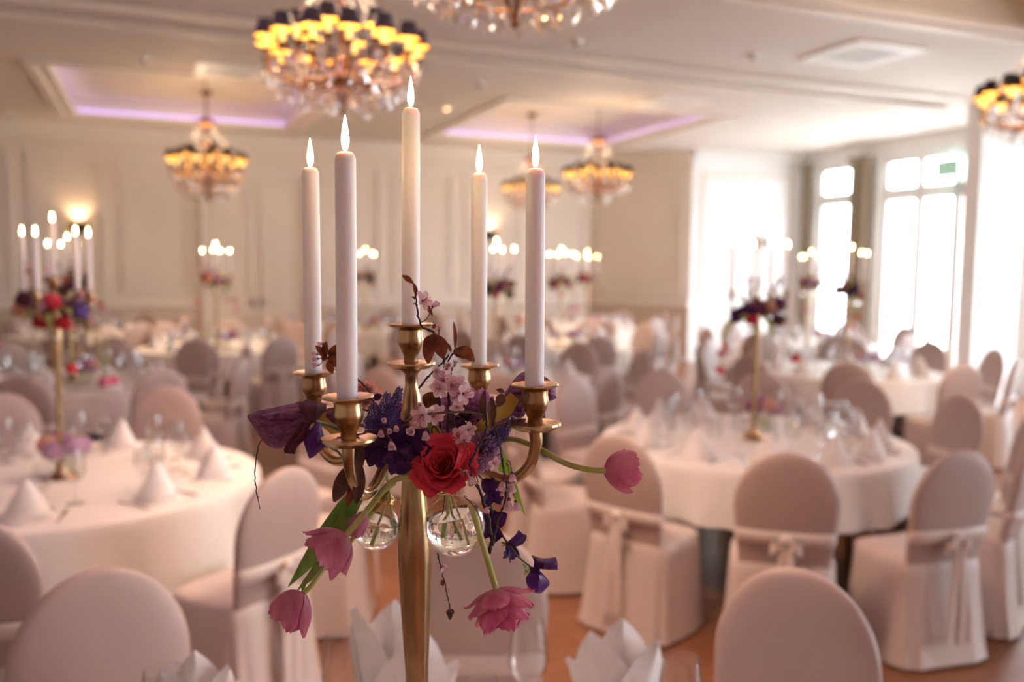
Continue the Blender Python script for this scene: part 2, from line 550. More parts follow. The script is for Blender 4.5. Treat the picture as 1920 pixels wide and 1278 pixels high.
# double doors
dr = MB()
dcen = lambda s, t, z: a_ + d_ * s - n_ * t + Vector((0, 0, z))
ax = (d_, -n_, Vector((0, 0, 1)))
s0, s1 = DOOR
dm = MB()
dm.box(dcen(s0 - .05, .04, 1.6), (.10, .08, 3.2), ax).box(dcen(s1 + .05, .04, 1.6), (.10, .08, 3.2), ax).box(dcen((s0 + s1) / 2, .04, 3.25), (s1 - s0 + .2, .08, .10), ax)
door = struct('door_1', dm, M_TRIM, 'tall cream double door in the back wall', smooth=False)
for k in range(2):
    w = (s1 - s0) / 2
    c0 = s0 + w * k
    lf = obj('door_leaf', MB().box(dcen(c0 + w / 2, .02, 1.6), (w - .01, .03, 3.18), ax), M_WALL, door, smooth=False)
    for (z0, z1) in ((.2, .95), (1.15, 2.05), (2.2, 3.05)):
        m = MB()
        aa, bb = c0 + .10, c0 + w - .10
        t = .02
        for b in ((aa, aa + .03, z0, z1), (bb - .03, bb, z0, z1), (aa + .03, bb - .03, z0, z0 + .03), (aa + .03, bb - .03, z1 - .03, z1)):
            m.box(dcen((b[0] + b[1]) / 2, .035 + t / 2, (b[2] + b[3]) / 2), (b[1] - b[0], t, b[3] - b[2]), ax)
        obj('door_panel_moulding', m, M_TRIM, lf, smooth=False)
    hx = c0 + (w - .07 if k == 0 else .07)
    obj('door_handle', MB().box(dcen(hx, .04, 1.08), (.03, .012, .18), ax).tube([dcen(hx, .04, 1.1), dcen(hx, .085, 1.1), dcen(hx + (-.1 if k == 0 else .1), .085, 1.1)], .009), M_DARKMETAL, lf)

# turned corner wall and bright wall
c1, c2, c3 = RM(7.89, Q_B), RM(9.12, 13.85), RM(WIN_P, 13.45)
wc, ac, dc, nc = wall_seg('wall_corner', c1, c2, 0, CEIL, M_WALL, 'shaded panelled wall turning the far corner')
Lc = (c2 - c1).length
rail(wc, 'crown_moulding', ac, dc, nc, 0, Lc, CEIL - .2, CEIL, .10, M_TRIM)
rail(wc, 'dado_rail', ac, dc, nc, 0, Lc, 1.02, 1.10, .05, M_TRIM)
rail(wc, 'wainscot', ac, dc, nc, 0, Lc, .12, 1.02, .012, M_WAINSCOT)
moulding_frame(wc, ac, dc, nc, .18, Lc - .15, 1.25, CEIL - .42)
moulding_frame(wc, ac, dc, nc, .28, Lc - .25, 1.35, CEIL - .52, .025, .015)
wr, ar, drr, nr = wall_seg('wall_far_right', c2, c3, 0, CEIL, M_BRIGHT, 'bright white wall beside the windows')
Lr = (c3 - c2).length
rail(wr, 'crown_moulding', ar, drr, nr, 0, Lr, CEIL - .2, CEIL, .10, M_BRIGHT)
moulding_frame(wr, ar, drr, nr, .2, Lr - .2, 1.25, CEIL - .42)
struct('wall_left', MB().rbox(P_L - .2, P_L, Q_N, Q_B, 0, CEIL), M_WALL, 'cream wall on the left of the hall', smooth=False)
struct('wall_near', MB().rbox(P_L, WIN_P + .2, Q_N - .2, Q_N, 0, CEIL), M_WALL, 'cream wall behind the viewer', smooth=False)

# window wall
mb = MB()
edges = sorted(WINDOWS)
q = Q_N
for q0, q1 in edges:
    mb.rbox(WIN_P, WIN_P + .2, q, q0, 0, CEIL)
    mb.rbox(WIN_P, WIN_P + .2, q0, q1, WIN_TOP, CEIL)
    q = q1
mb.rbox(WIN_P, WIN_P + .2, q, 13.7, 0, CEIL)
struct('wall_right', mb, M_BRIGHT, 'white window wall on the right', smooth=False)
for k, (q0, q1) in enumerate(WINDOWS):
    f = MB()
    p0, p1, w = WIN_P + .06, WIN_P + .14, .13
    f.rbox(p0, p1, q0, q0 + w, 0, WIN_TOP).rbox(p0, p1, q1 - w, q1, 0, WIN_TOP)
    f.rbox(p0, p1, q0 + w, q1 - w, WIN_TOP - w, WIN_TOP).rbox(p0, p1, q0 + w, q1 - w, 0, .1)
    win = struct('window_%d' % (k + 1), f, M_FRAME, 'tall white framed glass door to the terrace', smooth=False)  # also names the two unseen windows added for foreground light
    n = 1 if q1 - q0 < 1.2 else 3
    zt = 2.98
    obj('transom', MB().rbox(p0, p1, q0 + w, q1 - w, zt - .11, zt + .11), M_FRAME, win, smooth=False)
    step = (q1 - q0 - w) / n
    for i in range(n):
        b0, b1 = q0 + w / 2 + step * i, q0 + w / 2 + step * (i + 1)
        if i:
            obj('mullion', MB().rbox(p0, p1, b0 - .09, b0 + .09, .1, WIN_TOP - w), M_FRAME, win, smooth=False)
        for (z0, z1) in ((.1, zt - .11), (zt + .11, WIN_TOP - w)):
            obj('pane', MB().rbox(WIN_P + .095, WIN_P + .105, b0 + .045, b1 - .045, z0, z1), M_PANE, win, smooth=False)
# cross-beam column
col_p, col_q = (9.54, 10.30), (8.10, 8.34)
cm = MB().rbox(*col_p, *col_q, 0, CEIL)
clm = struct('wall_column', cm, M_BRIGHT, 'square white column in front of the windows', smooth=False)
obj('column_base', MB().rbox(col_p[0] - .03, col_p[1] + .03, col_q[0] - .03, col_q[1] + .03, 0, .15), M_BRIGHT, clm, smooth=False)

# curtains
def curtain(qa, qb, label):
    n = int((qb - qa) / .022)
    def fn(u, v):
        q = qa + (qb - qa) * u
        z = .02 + (WIN_TOP + .02) * v
        pinch = 1
        return RM(WIN_P - .12 + .045 * math.sin(u * n * .9) + .012 * math.sin(u * n * 2.3 + v * 3), q + .01 * math.sin(v * 5), z)
    mb = MB().grid(fn, n * 2, 10)
    t = thing('curtain', label, 'curtain', RM(WIN_P - .12, (qa + qb) / 2, 0), 'olive curtains at the windows')
    obj('drape', mb, M_CURTAIN, t)
    obj('heading_tape', MB().rbox(WIN_P - .15, WIN_P - .09, qa, qb, WIN_TOP - .06, WIN_TOP + .04), M_CURTAIN, t, smooth=False)
curtain(13.08, 13.34, 'narrow olive curtain against the bright white wall')
curtain(11.62, 12.16, 'wide olive curtain between the two far windows')

# ceiling fittings
def vent(x, y, size, label):
    c = PZ(x, y, CEIL)
    t = thing('air_vent', label, 'vent', (c.x, c.y, CEIL), 'ceiling air vents')
    ax = (E1, E2, Vector((0, 0, 1)))
    h = size / 2
    b = MB()
    for sgn in (-1, 1):
        b.box(c + E1 * sgn * (h - .06) - Vector((0, 0, .012)), (.12, size, .024), ax)
        b.box(c + E2 * sgn * (h - .06) - Vector((0, 0, .012)), (size - .24, .12, .024), ax)
    obj('frame', b, M_VENT, t, smooth=False)
    obj('dark_backing', MB().box(c - Vector((0, 0, .003)), (size - .24, size - .24, .004), ax), M_VENTDARK, t, smooth=False)
    inner = size - .24
    k = 6
    for i in range(k):
        o = (i + .5) / k * inner - inner / 2
        obj('slat', MB().box(c + E2 * o - Vector((0, 0, .014)), (inner, inner / k * .45, .012), ax), M_VENT, t, smooth=False)
vent(1615, 100, .86, 'large square white ceiling vent above the right tables')
vent(430, 132, .72, 'square ceiling vent left of the lit foreground chandelier')
vent(1262, 190, .72, 'square ceiling vent above the shaded corner')
def detector(x, y, label, mat, name='smoke_detector', cat='detector'):
    c = PZ(x, y, CEIL)
    t = thing(name, label, cat, (c.x, c.y, CEIL), 'small round ceiling fittings')
    obj('rim', MB().lathe([(0, 0), (.065, 0), (.062, -.015), (.045, -.03), (.0, -.03)], c, 20), M_VENT, t)
    obj('lens', MB().lathe([(0, -.031), (.035, -.031), (.025, -.042), (0, -.044)], c, 16), mat, t)
detector(268, 108, 'small round ceiling fitting above the left candles', M_VENTDARK)
detector(900, 157, 'small round ceiling fitting right of the tallest candle', M_VENTDARK)
detector(1080, 76, 'small round ceiling fitting below the nearest crystals', M_VENTDARK)
detector(1411, 103, 'small round ceiling fitting left of large vent', M_VENTDARK)
detector(838, 200, 'glowing round ceiling spotlight beside the tallest candle', M_SPOT, 'ceiling_spotlight', 'spotlight')
detector(18, 212, 'small round ceiling fitting at the left edge', M_VENTDARK)

def sconce(a, d, n, s, z, label, lit=True):
    c = a + d * s + Vector((0, 0, z))
    ax = (d, -n, Vector((0, 0, 1)))
    t = thing('wall_sconce', label, 'sconce', c, 'dark wall sconces')
    obj('back_plate', MB().box(c - n * .012, (.10, .024, .20), ax), M_DARKMETAL, t, smooth=False)
    def fn(u, v):
        an = math.pi * u
        r = .17 - .05 * (1 - v)
        return c + d * (r * math.cos(an)) - n * (.02 + .55 * r * math.sin(an)) + Vector((0, 0, -.05 + .12 * v))
    obj('bowl', MB().grid(fn, 16, 4), M_DARKMETAL, t)
    if not lit:
        return
    obj('lamp', MB().ball(c - n * .06 + Vector((0, 0, .02)), .02), M_BULB, t)
    ld = bpy.data.lights.new('sconce_light', 'SPOT')
    ld.energy = SCONCE_W
    ld.color = (1, .66, .36)
    ld.spot_size, ld.spot_blend = R(120), .6
    ld.shadow_soft_size = .03
    lo = bpy.data.objects.new('sconce_light', ld)
    COL.objects.link(lo)
    lo.parent = t
    lo.location = -n * .09 + Vector((0, 0, .08))
    lo.rotation_euler = (math.pi, 0, 0)
def wall_s(a, d, x):
    """distance along a wall where it is seen at photo column x"""
    u = CROT @ Vector(((x - 960) / F_PX, .1, -1.0))
    det = d.x * (-u.y) - d.y * (-u.x)
    return ((-a.x) * (-u.y) - (-a.y) * (-u.x)) / det
sconce(a_, d_, n_, wall_s(a_, d_, 150), 2.28, 'dark wall sconce glowing upward behind the left candles')
sconce(a_, d_, n_, wall_s(a_, d_, 917), 2.30, 'dark wall sconce glowing upward left of front right candle')
sconce(ar, drr, nr, wall_s(ar, drr, 1425), 2.2, 'small dark sconce on the bright white wall', False)
c = RM(WIN_P - .05, 10.15, 3.35)
ex = thing('exit_sign', 'pale green exit sign above the glass doors', 'sign', c)
obj('sign_body', MB().rbox(WIN_P - .06, WIN_P - .02, 9.93, 10.36, 3.16, 3.43), M_EXIT, ex, smooth=False)
obj('sign_bracket', MB().rbox(WIN_P - .05, WIN_P - .03, 10.12, 10.16, 3.43, WIN_TOP + .02), M_FRAME, ex, smooth=False)

# ================================================================== CHANDELIERS
RING_Z = 3.00
def make_chandelier(label):
    t = thing('chandelier', label, 'chandelier', (0, 0, 0), 'crystal chandeliers with black shades')
    top = TRAY_TOP - RING_Z
    obj('canopy', MB().lathe([(0, top - .07), (.02, top - .07), (.07, top - .03), (.08, top), (0, top)], n=20), M_BRONZE, t)
    ch = MB()
    z = .52
    k = 0
    while z < top - .07:
        c = Vector((0, 0, z + .02))
        a = Vector((1, 0, 0)) if k % 2 else Vector((0, 1, 0))
        ch.tube([c + a * (.011 * math.cos(i * math.pi / 5)) + Vector((0, 0, .024 * math.sin(i * math.pi / 5))) for i in range(11)], .0035, 5, False)
        z += .038
        k += 1
    obj('chain', ch, M_BRONZE, t)
    obj('central_column', MB().lathe([(0, .52), (.015, .51), (.012, .40), (.03, .36), (.018, .30), (.014, .12), (.035, .06), (.02, .0), (.016, -.10), (.05, -.15), (.06, -.185),
                                      (.03, -.225), (.045, -.26), (.05, -.285), (.02, -.335), (.012, -.36), (.018, -.375), (0, -.395)], n=18), M_BRONZE, t)
    obj('crown', MB().lathe([(.02, .50), (.06, .49), (.105, .455), (.125, .43), (.12, .42), (.10, .44), (.05, .475), (.02, .485)], n=24), M_BRONZE, t)
    # lamps: outer and raised inner ring
    spots = [(.425, 2 * math.pi * i / 14, 0.0) for i in range(14)] + [(.255, 2 * math.pi * (i + .5) / 6, .075) for i in range(6)]
    shade = MB().lathe([(.040, .088), (.064, 0.0), (.066, 0.0), (.042, .0885), (.040, .088)], n=18)
    lining = MB().lathe([(.0385, .0875), (.0625, .0005)], n=18)
    tube = MB().lathe([(0, .02), (.0135, .02), (.0135, -.07), (0, -.07)], n=10)
    bulb = MB().lathe([(0, .062), (.008, .05), (.013, .036), (.010, .022), (.006, .02)], n=10)
    cup = MB().lathe([(0, -.095), (.012, -.092), (.026, -.075), (.034, -.068), (.030, -.066), (0, -.07)], n=12)
    proto = {}
    for i, (r, a, dz) in enumerate(spots):
        loc = Vector((r * math.cos(a), r * math.sin(a), dz))
        for nm, mb_, mt in (('lamp_shade', shade, M_SHADE), ('candle_tube', tube, M_TUBE), ('drip_cup', cup, M_BRONZE)):
            if nm not in proto:
                o = obj(nm, mb_, mt, t)
                proto[nm] = o
                if nm == 'lamp_shade':
                    proto['lining'] = obj('lining', lining, M_LINING, o)
                if nm == 'candle_tube':
                    proto['bulb'] = obj('bulb', bulb, M_BULB, o)
            else:
                o = proto[nm].copy()
                COL.objects.link(o)
                o.parent = t
                sub = {'lamp_shade': 'lining', 'candle_tube': 'bulb'}.get(nm)
                if sub:
                    s = proto[sub].copy()
                    COL.objects.link(s)
                    s.parent = o
            o.location = loc
        c, s = math.cos(a), math.sin(a)
        pr = [(.02, -.13 + dz), (.10, -.19 + dz * .5), (.24 * r / .425, -.22 + dz), (.36 * r / .425, -.19 + dz), (r, -.14 + dz), (r, -.09 + dz)]
        obj('arm', MB().tube(curve([(x * c, x * s, z) for x, z in pr], 4), .0075, 6), M_BRONZE, t)
    # crystals
    drop = MB().lathe([(.001, 0), (.007, -.012), (.013, -.045), (.010, -.062), (.001, -.085)], n=6)
    bead = MB().lathe([(.001, .010), (.009, 0), (.001, -.010)], n=6)
    cp = None
    rows = [(.425, 28, -.10), (.40, 28, -.16), (.36, 24, -.20), (.30, 22, -.24), (.23, 18, -.275), (.15, 12, -.30), (.255, 12, -.04), (.33, 20, -.14)]
    for (r, n, z) in rows:
        for i in range(n):
            a = 2 * math.pi * (i + .5 * (n % 4 == 0)) / n
            if cp is None:
                o = cp = obj('crystal_drop', drop, M_CRYSTAL, t, flat=True)
            else:
                o = cp.copy()
                COL.objects.link(o)
                o.parent = t
            o.location = (r * math.cos(a), r * math.sin(a), z + random.uniform(-.012, .012))
            o.rotation_euler = (random.uniform(-.08, .08), random.uniform(-.08, .08), random.uniform(0, 6))
    for i in range(14):          # swags from the crown to the lamp ring
        a = 2 * math.pi * i / 14
        st = MB()
        for k in range(17):
            u = k / 16
            r = .115 + (.40 - .115) * u ** 1.3
            z = .43 - .40 * u ** .65 - .0
            st.add([Vector((r * math.cos(a), r * math.sin(a), z)) + Vector(v) for v in bead.v], bead.f)
        obj('bead_strand', st, M_CRYSTAL, t, flat=True)['kind'] = 'stuff'
    hoop = MB()
    hoop.tube([(.36 * math.cos(2 * math.pi * i / 40), .36 * math.sin(2 * math.pi * i / 40), -.185) for i in range(41)], .005, 5, False)
    hoop.tube([(.23 * math.cos(2 * math.pi * i / 40), .23 * math.sin(2 * math.pi * i / 40), -.265) for i in range(41)], .005, 5, False)
    obj('hoop', hoop, M_BRONZE, t)
    for kind, en, z in (('SPOT', CHANDELIER_W, -.42), ('POINT', CHANDELIER_SIDE_W, .20)):
        ld = bpy.data.lights.new('chandelier_light', kind)
        ld.energy = en
        ld.color = (1.0, .71, .46)
        ld.shadow_soft_size = .15
        if kind == 'SPOT':
            ld.spot_size, ld.spot_blend = R(125), 1.0
        lo = bpy.data.objects.new('chandelier_light', ld)
        COL.objects.link(lo)
        lo.parent = t
        lo.location = (0, 0, z)
    return t
CH = [('large lit chandelier above the tallest candle', (1.01, 5.10)), ('chandelier at top edge of which only crystals hang in view', (1.20, 2.97)),
      ('far left chandelier in front of the purple tray edge', (.60, 11.40)), ('partly hidden chandelier behind the far left one', (.72, 13.35)),
      ('distant chandelier behind the front right candle', (5.60, 13.10)), ('right hand chandelier of the distant pair near the shaded corner', (5.57, 10.75)),
      ('chandelier cut by the right edge in front of column', (5.87, 4.45)),
      ('added unseen chandelier just behind the viewer', (.90, -2.9)), ('second added unseen chandelier behind the viewer', (.90, -4.75))]  # these two are unseen, added to light the bouquet from the front
ch0 = None
for lab, (p, q) in CH:
    if ch0 is None:
        o = ch0 = make_chandelier(lab)
    else:
        o = copy_tree(ch0)
        o['label'] = lab
    o.location = RM(p, q, RING_Z)
    o.rotation_euler = (0, 0, random.uniform(0, 1))

# ================================================================== CHAIRS, TABLES, TABLEWARE
def sring(mb, rows, n=32, power=3.2, cap0=False, cap1=False, wave=None):
    vs, fs = [], []
    for (z, hw, y0, y1) in rows:
        cy, hd = (y0 + y1) / 2, abs(y1 - y0) / 2
        for k in range(n):
            a = 2 * math.pi * k / n
            c, s = math.cos(a), math.sin(a)
            x = hw * math.copysign(abs(c) ** (2 / power), c)
            y = hd * math.copysign(abs(s) ** (2 / power), s)
            w = wave(a, z) if wave else 1
            vs.append((x * w, cy + y * w, z))
    m = len(rows)
    for i in range(m - 1):
        for k in range(n):
            k2 = (k + 1) % n
            fs.append((i * n + k, i * n + k2, (i + 1) * n + k2, (i + 1) * n + k))
    if cap0:
        fs.append(tuple(range(n - 1, -1, -1)))
    if cap1:
        fs.append(tuple((m - 1) * n + k for k in range(n)))
    return mb.add(vs, fs)
def make_chair():
    t = thing('banquet_chair', '', 'chair')
    rows = []
    for i in range(17):
        z = .44 + (.985 - .44) * (1 - (1 - i / 16) ** 1.6)
        if z < .74:
            hw = .198 + .027 * max(0, (z - .46) / .28)
            if z < .5:
                hw = .2
        else:
            hw = .225 * math.sqrt(max(0.0004, 1 - ((z - .74) / .2455) ** 2))
        cy = -.213 - (z - .47) * .16
        hd = .036 * min(1, max(.12, (hw / .225) ** .6))
        rows.append((z, hw, cy - hd, cy + hd))
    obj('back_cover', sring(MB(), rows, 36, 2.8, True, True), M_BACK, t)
    rows = []
    for i in range(11):
        u = i / 10
        z = .015 + .45 * u
        rows.append((z, .262 - .036 * u ** .7, -.305 + .055 * u ** .7, .172 - .022 * u))
    rows += [(.478, .215, -.24, .142), (.485, .17, -.22, .11)]
    wav = lambda a, z: 1 + .022 * (1 - min(1, z / .45)) ** .8 * math.sin(a * 13 + 1) + .012 * (1 - min(1, z / .45)) * math.sin(a * 5 + 2)
    obj('seat_skirt', sring(MB(), rows, 104, 5, True, True, wav), M_COVER, t)
    b = MB()
    sring(b, [(.572, .208, -.275, -.190), (.580, .214, -.283, -.186), (.600, .215, -.287, -.190), (.622, .214, -.288, -.196), (.630, .208, -.282, -.20)], 36, 2.8)
    sa = obj('sash', b, M_SASH, t)
    kn = MB().ball((0, -.300, .598), (.026, .018, .024), 12, 8)
    obj('knot', kn, M_SASH, sa)
    for s in (-1, 1):
        def loop(u, v):
            an = 2 * math.pi * u
            x = .012 + .055 * (1 - math.cos(an)) / 2
            return Vector((s * x, -.298 - .018 * math.sin(an) - .004, .598 - .035 * x / .06 + (v - .5) * (.03 + .02 * (x / .06))))
        obj('bow_loop', MB().grid(loop, 16, 3), M_SASH, sa)
        def tail(u, v):
            z = .595 - .47 * v
            w = .018 + .012 * v
            return Vector((s * (.012 + .022 * v) + (u - .5) * 2 * w + .004 * math.sin(v * 9 + s), -.302 - .014 * (1 - v) * 0 - .028 * v ** .6 + .006 * math.sin(u * 7 + v * 4), z))
        obj('sash_tail', MB().grid(tail, 6, 14), M_SASH, sa)
    return t
chair0 = make_chair()
chair_used = False

def make_table():
    t = thing('round_table', '', 'table', (0, 0, 0), 'round banquet tables')
    obj('tabletop', MB().lathe([(0, .745), (.885, .745), (.89, .738), (.885, .715), (0, .715)], n=48), M_TABLEWOOD, t)
    for k in range(4):
        a = math.pi / 4 + k * math.pi / 2
        obj('leg', MB().tube([(.62 * math.cos(a), .62 * math.sin(a), 0), (.58 * math.cos(a), .58 * math.sin(a), .715)], [.018, .022], 10), M_TABLEWOOD, t)
    return t
table0 = make_table()
def cloth_mesh(seed, drop=.30):
    rnd = random.Random(seed)
    ph = [rnd.uniform(0, 6.28) for _ in range(3)]
    mb = MB()
    n = 120
    prof = [(0, .7495), (.45, .7495), (.80, .7495), (.88, .7495), (.897, .746), (.905, .735)]
    prof += [(.905 + .022 * (k / 8), .735 - drop * (k / 8)) for k in range(1, 9)]
    def wob(a, z):
        d = max(0, (.735 - z) / drop)
        return 1 + d * (.022 * math.sin(17 * a + ph[0]) + .016 * math.sin(9 * a + ph[1]) + .01 * math.sin(29 * a + ph[2]))
    mb.lathe(prof, n=n, wob=wob)
    return mb
def napkin_cone():
    t = thing('folded_napkin', '', 'napkin')
    def fn(u, v):
        a = R(-158 + 316 * u) - math.pi / 2
        h = .165 * v
        crease = 1 + .10 * math.cos(3 * (a + math.pi / 2)) * (1 - v)
        r = .082 * (1 - v) ** .85 * crease + .003
        return Vector((r * math.cos(a) * 1.1, r * math.sin(a) * .85, h + .01 * math.cos(2 * a) * v * (1 - v)))
    obj('cone', MB().grid(fn, 28, 10), M_NAPKIN, t)
    def flap(u, v):
        a = R(40 + 100 * u)
        r = .088 * (1 - v) ** .8 + .004
        return Vector((r * math.cos(a) * 1.1, r * math.sin(a) * .9 + .002, .148 * v))
    obj('front_flap', MB().grid(flap, 12, 8), M_NAPKIN, t)
    def hem(u, v):
        a = R(-170 + 340 * u) - math.pi / 2
        r = .087 + .004 * math.sin(5 * a)
        return Vector((r * math.cos(a) * 1.1, r * math.sin(a) * .87, .001 + .028 * v))
    obj('turned_hem', MB().grid(hem, 32, 2), M_NAPKIN, t)
    return t
def napkin_lily():
    t = thing('folded_napkin', '', 'napkin')
    for (a, tilt, L, w) in ((-35, 16, .20, .062), (0, 4, .205, .07), (32, 20, .185, .06), (-78, 30, .15, .05), (75, 34, .14, .05)):
        a, tilt = R(a), R(tilt)
        def leaf(u, v):
            x = (u - .5) * 2
            ww = w * (math.sin(math.pi * min(1, .22 + v * .78)) ** .8) * (1 if v < 1 else .02)
            lx = x * ww
            fold = .028 * (1 - abs(x)) * (1 - v * .6)
            d = v * L
            pt = Vector((lx, -fold - .02 * (1 - v), d))
            pt = Matrix.Rotation(tilt, 3, 'X') @ pt
            pt = Matrix.Rotation(a * .9, 3, 'Z') @ (Matrix.Rotation(a * .35, 3, 'Y') @ pt)
            return pt + Vector((0, 0, .032))
        obj('leaf_fold', MB().grid(leaf, 10, 10), M_NAPKIN, t)
    obj('rolled_base', MB().lathe([(0, .002), (.05, .002), (.056, .02), (.05, .045), (.03, .05)], n=20), M_NAPKIN, t)
    return t
nap0, nap1 = napkin_cone(), napkin_lily()
def make_glass(h, rb, rr, single=False):
    t = None
    bowl = [(.004, .42 * h), (.022 * rb / .04, .43 * h), (rb * .9, .52 * h), (rb, .62 * h), (rb * .96, .75 * h), (rr, h), (rr - .0012, h), (rb * .96 - .0015, .75 * h), (rb - .0015, .62 * h), (rb * .9 - .0015, .525 * h), (.02 * rb / .04, .44 * h), (0, .435 * h)]
    stem = [(.0075, .004), (.0045, .03), (.0038, .2 * h), (.0045, .40 * h), (.010, .425 * h)]
    foot = [(0, .0), (rb * .82, .0), (rb * .83, .0015), (.012, .005), (.0045, .012)]
    if single:
        o = obj('wine_glass', MB().lathe(foot + stem[1:] + bowl, n=16), M_GLASS)
        return o
    t = thing('wine_glass', '', 'glass')
    obj('bowl', MB().lathe(bowl, n=28), M_GLASS, t)
    obj('stem', MB().lathe(stem, n=10), M_GLASS, t)
    obj('foot', MB().lathe(foot, n=24), M_GLASS, t)
    return t
g_big, g_small = make_glass(.235, .046, .037), make_glass(.195, .037, .030)
g_far = make_glass(.22, .043, .035, True)
def make_fork():
    m = MB().tube(curve([(0, 0, .004), (0, .06, .006), (0, .12, .010), (0, .14, .006)], 4), lerps([.0045, .003, .003, .006], 13), 6)
    for k in (-1.5, -.5, .5, 1.5):
        m.tube([(k * .003, .138, .006), (k * .0042, .16, .004), (k * .0042, .195, .008)], .0013, 5)
    return obj('fork', m, M_STEEL)
def make_knife():
    m = MB().tube(curve([(0, 0, .005), (0, .05, .006), (0, .10, .005)], 4), lerps([.005, .006, .004], 9), 6)
    m.add([(-.008, .10, .003), (.008, .10, .003), (.009, .17, .003), (.001, .215, .003), (-.006, .19, .003), (-.008, .10, .005), (.008, .10, .005), (.009, .17, .005), (.001, .215, .004), (-.006, .19, .005)],
          [(4, 3, 2, 1, 0), (5, 6, 7, 8, 9), (0, 1, 6, 5), (1, 2, 7, 6), (2, 3, 8, 7), (3, 4, 9, 8), (4, 0, 5, 9)])
    return obj('knife', m, M_STEEL)
fork0, knife0 = make_fork(), make_knife()

# ------------------------------------------------------------------ candelabra
CUP = [(.0, -.045), (.0088, -.050), (.0092, -.046), (.0088, -.040), (.0118, -.034), (.0160, -.025), (.0166, -.019), (.0152, -.012), (.0156, -.007), (.020, -.004), (.0275, -.002), (.0285, -.0005), (.0280, .0008), (.018, -.0008), (.0118, -.003), (.0112, -.02), (0, -.02)]
SAUCER = [(.006, .006), (.012, .004), (.022, .0025), (.029, .0055), (.0305, .0055), (.031, .003), (.024, -.0025), (.010, -.004), (.008, -.006), (0, -.006)]
ARMS = [(.154, -.068), (-.052, -.150), (-.139, .072), (.080, .141)]     # front right, front left, back left, back right
TOP_Z, ARM_Z = .949, .881
TABLE_Z = .755
def make_candelabra(label):
    t = thing('candelabra', label, 'candelabra', (0, 0, 0), 'tall brass candelabra')
    base = [(0, .0), (.072, .0), (.075, .006), (.070, .012), (.045, .020), (.028, .034), (.020, .055), (.018, .07), (0, .07)]
    obj('base', MB().lathe(base, n=36), M_BRASS, t)
    pole = [(.013, .065), (.0125, .12), (.013, .35), (.0150, .50), (.0190, .58), (.0220, .645), (.0222, .662), (.0205, .69), (.0165, .725), (.0140, .755), (.0145, .77), (.0115, .785)]
    obj('pole', MB().lathe(pole, n=32), M_BRASS, t)
    boss = [(.0115, .78), (.016, .79), (.024, .80), (.026, .815), (.022, .83), (.014, .84), (.0115, .85), (.0108, .86), (.0078, .872), (.0084, .886), (.0122, .8905), (.0122, .897), (.008, .898)]
    obj('upper_stem', MB().lathe(boss, n=28), M_BRASS, t)
    p = Vector((0, 0, TOP_Z))
    obj('saucer', MB().lathe(SAUCER, p + Vector((0, 0, -.053)), 32), M_BRASS, t)
    obj('candle_cup', MB().lathe(CUP, p, 32), M_BRASS, t)
    for (ax_, ay_) in ARMS:
        rr_ = math.hypot(ax_, ay_)
        c, s = ax_ / rr_, ay_ / rr_
        q = Vector((ax_, ay_, ARM_Z))
        prof = [(.015, .822), (.040, .815), (.070, .792), (.100, .769), (.130, .764), (.152, .782), (.1605, .808), (.16, .828)]
        prof = [(r * rr_ / .16, z) for r, z in prof]
        obj('arm', MB().tube(curve([(r * c, r * s, z) for r, z in prof], 6), lerps([.0085, .0068, .0066, .0068, .0068, .0068, .0072, .0085], 43), 14), M_BRASS, t)
        obj('saucer', MB().lathe(SAUCER, q + Vector((0, 0, -.051)), 32), M_BRASS, t)
        obj('candle_cup', MB().lathe(CUP, q, 32), M_BRASS, t)
    return t
def make_candle():
    t = thing('candle', '', 'candle')
    L = .285                     # stands 20 mm deep in the cup
    obj('wax_body', MB().lathe([(0, -.02), (.0112, -.02), (.0114, .10), (.0112, L - .0285), (.0108, L - .0255), (.0082, L - .0205), (.0065, L - .0200), (.002, L - .0212), (0, L - .0215)], n=24), M_WAX, t)
    z = L - .021
    obj('wick', MB().tube(curve([(0, 0, z), (.0002, 0, z + .004), (.0012, .0, z + .008)], 3), .0007, 6), M_WICK, t)
    fl = MB()
    prof = [(0.0004, .003), (.0022, .0045), (.0035, .0085), (.0041, .0130), (.0038, .0185), (.0029, .0250), (.0017, .0315), (.0007, .0365), (.0001, .040)]
    fl.lathe([(r, z + h) for r, h in prof], n=14)
    obj('flame', fl, M_FLAME, t)
    return t
can0 = candle0 = None
def place_candelabra(x, y, rz, desc, tops):
    """desc names the candelabra's table; tops are height offsets of the five candles"""
    global can0, candle0
    lab = 'tall brass candelabra standing on %s' % desc
    if can0 is None:
        can0 = make_candelabra(lab)
        o = can0
    else:
        o = copy_tree(can0)
        o['label'] = lab
    o.location = (x, y, TABLE_Z)
    o.rotation_euler = (0, 0, rz)
    spots = [(0, 0, TOP_Z)] + [(ax_ * math.cos(rz) - ay_ * math.sin(rz), ax_ * math.sin(rz) + ay_ * math.cos(rz), ARM_Z) for ax_, ay_ in ARMS]
    order = sorted(range(5), key=lambda i: (x + spots[i][0]) / (y + spots[i][1]))
    for i, (dx, dy, z) in enumerate(spots):
        if candle0 is None:
            c = candle0 = make_candle()
        else:
            c = copy_tree(candle0)
        k = order.index(i)
        c['label'] = 'lit white taper candle, %s from left on candelabra of %s' % (ORD[k], desc)
        c['group'] = 'taper candles'
        c.location = (x + dx, y + dy, TABLE_Z + z + tops[i])
        c.rotation_euler = (R(random.uniform(-.5, .5)), R(random.uniform(-.5, .5)), random.uniform(0, 6))
    return o

